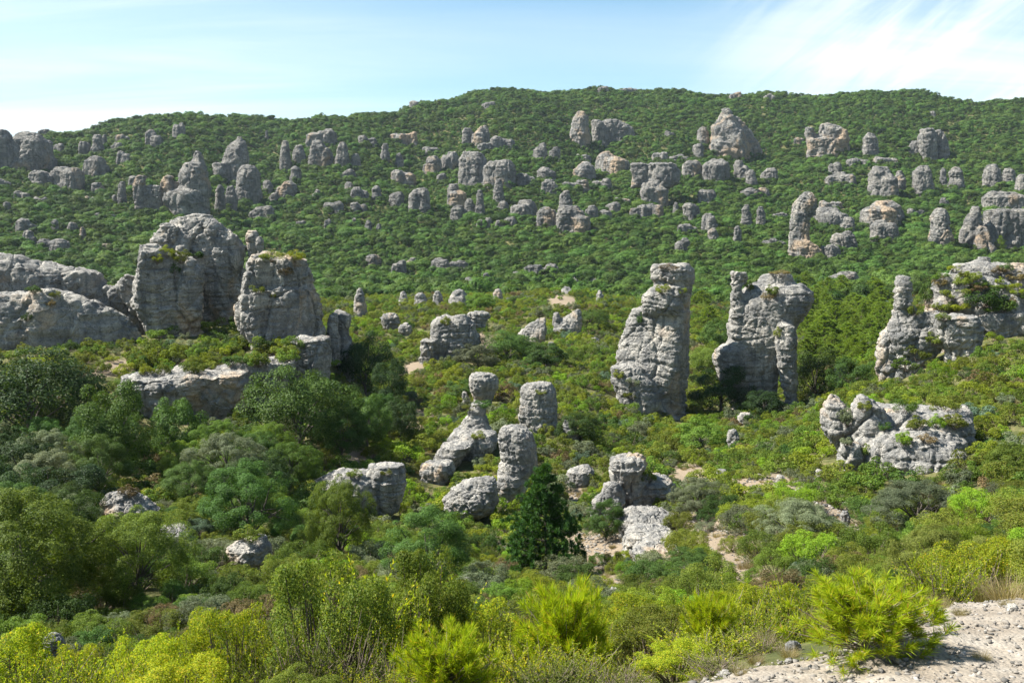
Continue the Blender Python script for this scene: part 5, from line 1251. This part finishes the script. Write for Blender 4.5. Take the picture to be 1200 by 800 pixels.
# ------------------------------------------------------------------ light, sky, camera
HAZE = .00006
SUN_EL, SUN_AZ = math.radians(49), math.radians(-87)       # azimuth from +Y (the view) towards +X: the sun stands to the left
to_sun = Vector((math.sin(SUN_AZ)*math.cos(SUN_EL), math.cos(SUN_AZ)*math.cos(SUN_EL), math.sin(SUN_EL)))
sl = bpy.data.lights.new('sun', 'SUN'); sl.energy = 5.0; sl.angle = math.radians(.53); sl.color = (1.0, .95, .87)
so = bpy.data.objects.new('sun', sl); COL.objects.link(so); so.rotation_euler = to_sun.to_track_quat('Z', 'Y').to_euler(); so.location = (-60, 20, 80)
w = bpy.data.worlds.new('World'); scene.world = w; w.use_nodes = True
nt = w.node_tree; nt.nodes.clear(); N = nt.nodes.new; L = nt.links.new
sky = N('ShaderNodeTexSky'); sky.sky_type = 'NISHITA'; sky.sun_disc = False; sky.sun_elevation = SUN_EL; sky.sun_rotation = SUN_AZ
sky.altitude = 200; sky.air_density = 1.0; sky.dust_density = .4; sky.ozone_density = 2.5
tc = N('ShaderNodeTexCoord')
# thin high cirrus: noise on the plane of the cloud layer
sep = N('ShaderNodeSeparateXYZ'); L(tc.outputs['Generated'], sep.inputs[0])
def mth(op, a, b=0., cl=False):
    n = N('ShaderNodeMath'); n.operation = op; n.use_clamp = cl
    for s, v in ((n.inputs[0], a), (n.inputs[1], b)):
        if isinstance(v, (int, float)): s.default_value = v
        else: L(v, s)
    return n.outputs[0]
zz = mth('ADD', mth('MAXIMUM', sep.outputs[2], 0.0), .12)
cx = mth('DIVIDE', sep.outputs[0], zz); cy = mth('DIVIDE', sep.outputs[1], zz)
cmb = N('ShaderNodeCombineXYZ'); L(cx, cmb.inputs[0]); L(cy, cmb.inputs[1])
def nz(scale, rot, loc, sc, det, rough, dist):
    mp = N('ShaderNodeMapping'); mp.inputs['Rotation'].default_value = (0, 0, math.radians(rot)); mp.inputs['Location'].default_value = loc; mp.inputs['Scale'].default_value = sc
    L(cmb.outputs[0], mp.inputs[0]); t = N('ShaderNodeTexNoise'); t.inputs['Scale'].default_value = scale; t.inputs['Detail'].default_value = det; t.inputs['Roughness'].default_value = rough; t.inputs['Distortion'].default_value = dist
    L(mp.outputs[0], t.inputs['Vector']); return t.outputs['Fac']
def rmp(f, a, b, va=0, vb=1):
    r = N('ShaderNodeMapRange'); r.inputs[1].default_value = a; r.inputs[2].default_value = b; r.inputs[3].default_value = va; r.inputs[4].default_value = vb; r.interpolation_type = 'SMOOTHSTEP'
    L(f, r.inputs[0]); return r.outputs[0]
wisps = rmp(nz(.8, 38, (3.1, 1.7, 0), (.22, 1.5, 1), 9, .6, .6), .40, .68)
veil = rmp(nz(.30, 15, (1.4, 5.2, 0), (.8, 1, 1), 3, .45, .2), .36, .66)
# the veil of thin cloud is thickest to the left of the view and again at the far right
az = mth('DIVIDE', sep.outputs[0], mth('ADD', mth('ABSOLUTE', sep.outputs[1]), .2))
side = mth('ADD', rmp(az, .02, -.42), rmp(az, .12, .42), True)
el = mth('DIVIDE', sep.outputs[2], mth('ADD', mth('ABSOLUTE', sep.outputs[1]), .2))
cm2 = N('ShaderNodeCombineXYZ'); L(az, cm2.inputs[0]); L(el, cm2.inputs[1])
m2_ = N('ShaderNodeMapping'); m2_.inputs['Rotation'].default_value = (0, 0, math.radians(-40)); m2_.inputs['Scale'].default_value = (1, 1, 1); L(cm2.outputs[0], m2_.inputs[0])
m3_ = N('ShaderNodeMapping'); m3_.inputs['Scale'].default_value = (2.2, 11, 1); m3_.inputs['Location'].default_value = (.3, 2.2, 0); L(m2_.outputs[0], m3_.inputs[0])
t3 = N('ShaderNodeTexNoise'); t3.inputs['Scale'].default_value = 1.6; t3.inputs['Detail'].default_value = 8; t3.inputs['Roughness'].default_value = .58; t3.inputs['Distortion'].default_value = .5; L(m3_.outputs[0], t3.inputs['Vector'])
streak = mth('MULTIPLY', rmp(t3.outputs['Fac'], .42, .70), rmp(az, .10, .36))
low_ = rmp(sep.outputs[2], .22, .52, 1.0, .06)
cl = mth('MULTIPLY', mth('ADD', mth('MULTIPLY', wisps, mth('ADD', mth('MULTIPLY', side, .4), .12)), mth('ADD', mth('MULTIPLY', mth('ADD', veil, side), .26), mth('ADD', mth('MULTIPLY', streak, .75), .04)), True), low_)
mix = N('ShaderNodeMix'); mix.data_type = 'RGBA'; L(cl, mix.inputs[0])
tint = N('ShaderNodeMix'); tint.data_type = 'RGBA'; tint.blend_type = 'MULTIPLY'; tint.inputs[0].default_value = 1; L(sky.outputs[0], tint.inputs[6]); tint.inputs[7].default_value = (.94, 1.26, 1.24, 1)
L(tint.outputs[2], mix.inputs[6]); mix.inputs[7].default_value = (8.4, 8.9, 9.1, 1)
bg = N('ShaderNodeBackground'); bg.inputs[1].default_value = .05; L(mix.outputs[2], bg.inputs[0])
wo = N('ShaderNodeOutputWorld'); L(bg.outputs[0], wo.inputs[0])
# the air: one box of faint even haze round camera, valley and hill
A = Acc(); hx, hy0, hy1, hz0, hz1 = 4700, -4700, 4700, -260, 175
hv = np.array([[x, y, z] for z in (hz0, hz1) for (x, y) in ((-hx,hy0),(hx,hy0),(hx,hy1),(-hx,hy1))], float)
hf = np.array([[3,2,1,0],[4,5,6,7],[0,1,5,4],[1,2,6,5],[2,3,7,6],[3,0,4,7]])
hm = bpy.data.materials.new('haze_air'); hm.use_nodes = True; hm.node_tree.nodes.clear()
ho = hm.node_tree.nodes.new('ShaderNodeOutputMaterial'); hp = hm.node_tree.nodes.new('ShaderNodeVolumePrincipled')
hp.inputs['Color'].default_value = (.72, .86, 1, 1); hp.inputs['Density'].default_value = HAZE; hp.inputs['Anisotropy'].default_value = .2
hm.node_tree.links.new(hp.outputs[0], ho.inputs['Volume'])
if HAZE: tag(link('haze', mesh_np('haze', hv, hf, [hm])), kind='stuff')
cd = bpy.data.cameras.new('camera'); cam = bpy.data.objects.new('camera', cd); COL.objects.link(cam); scene.camera = cam
cd.sensor_width = 36; cd.lens = 36 * F_PX / 1200; cd.clip_start = .1; cd.clip_end = 9000
cam.location = (0, 0, 0); cam.rotation_euler = (math.pi/2 - PITCH, 0, 0)
scene.view_settings.view_transform = 'Standard'; scene.view_settings.look = 'None'; scene.view_settings.gamma = 1; scene.view_settings.exposure = 1.5
scene.render.engine = 'CYCLES'; scene.cycles.use_denoising = True
scene.cycles.max_bounces = 5; scene.cycles.diffuse_bounces = 3; scene.cycles.transmission_bounces = 3; scene.cycles.transparent_max_bounces = 4; scene.cycles.glossy_bounces = 2
print('done', len(bpy.data.objects), round(time.time() - T0, 1))
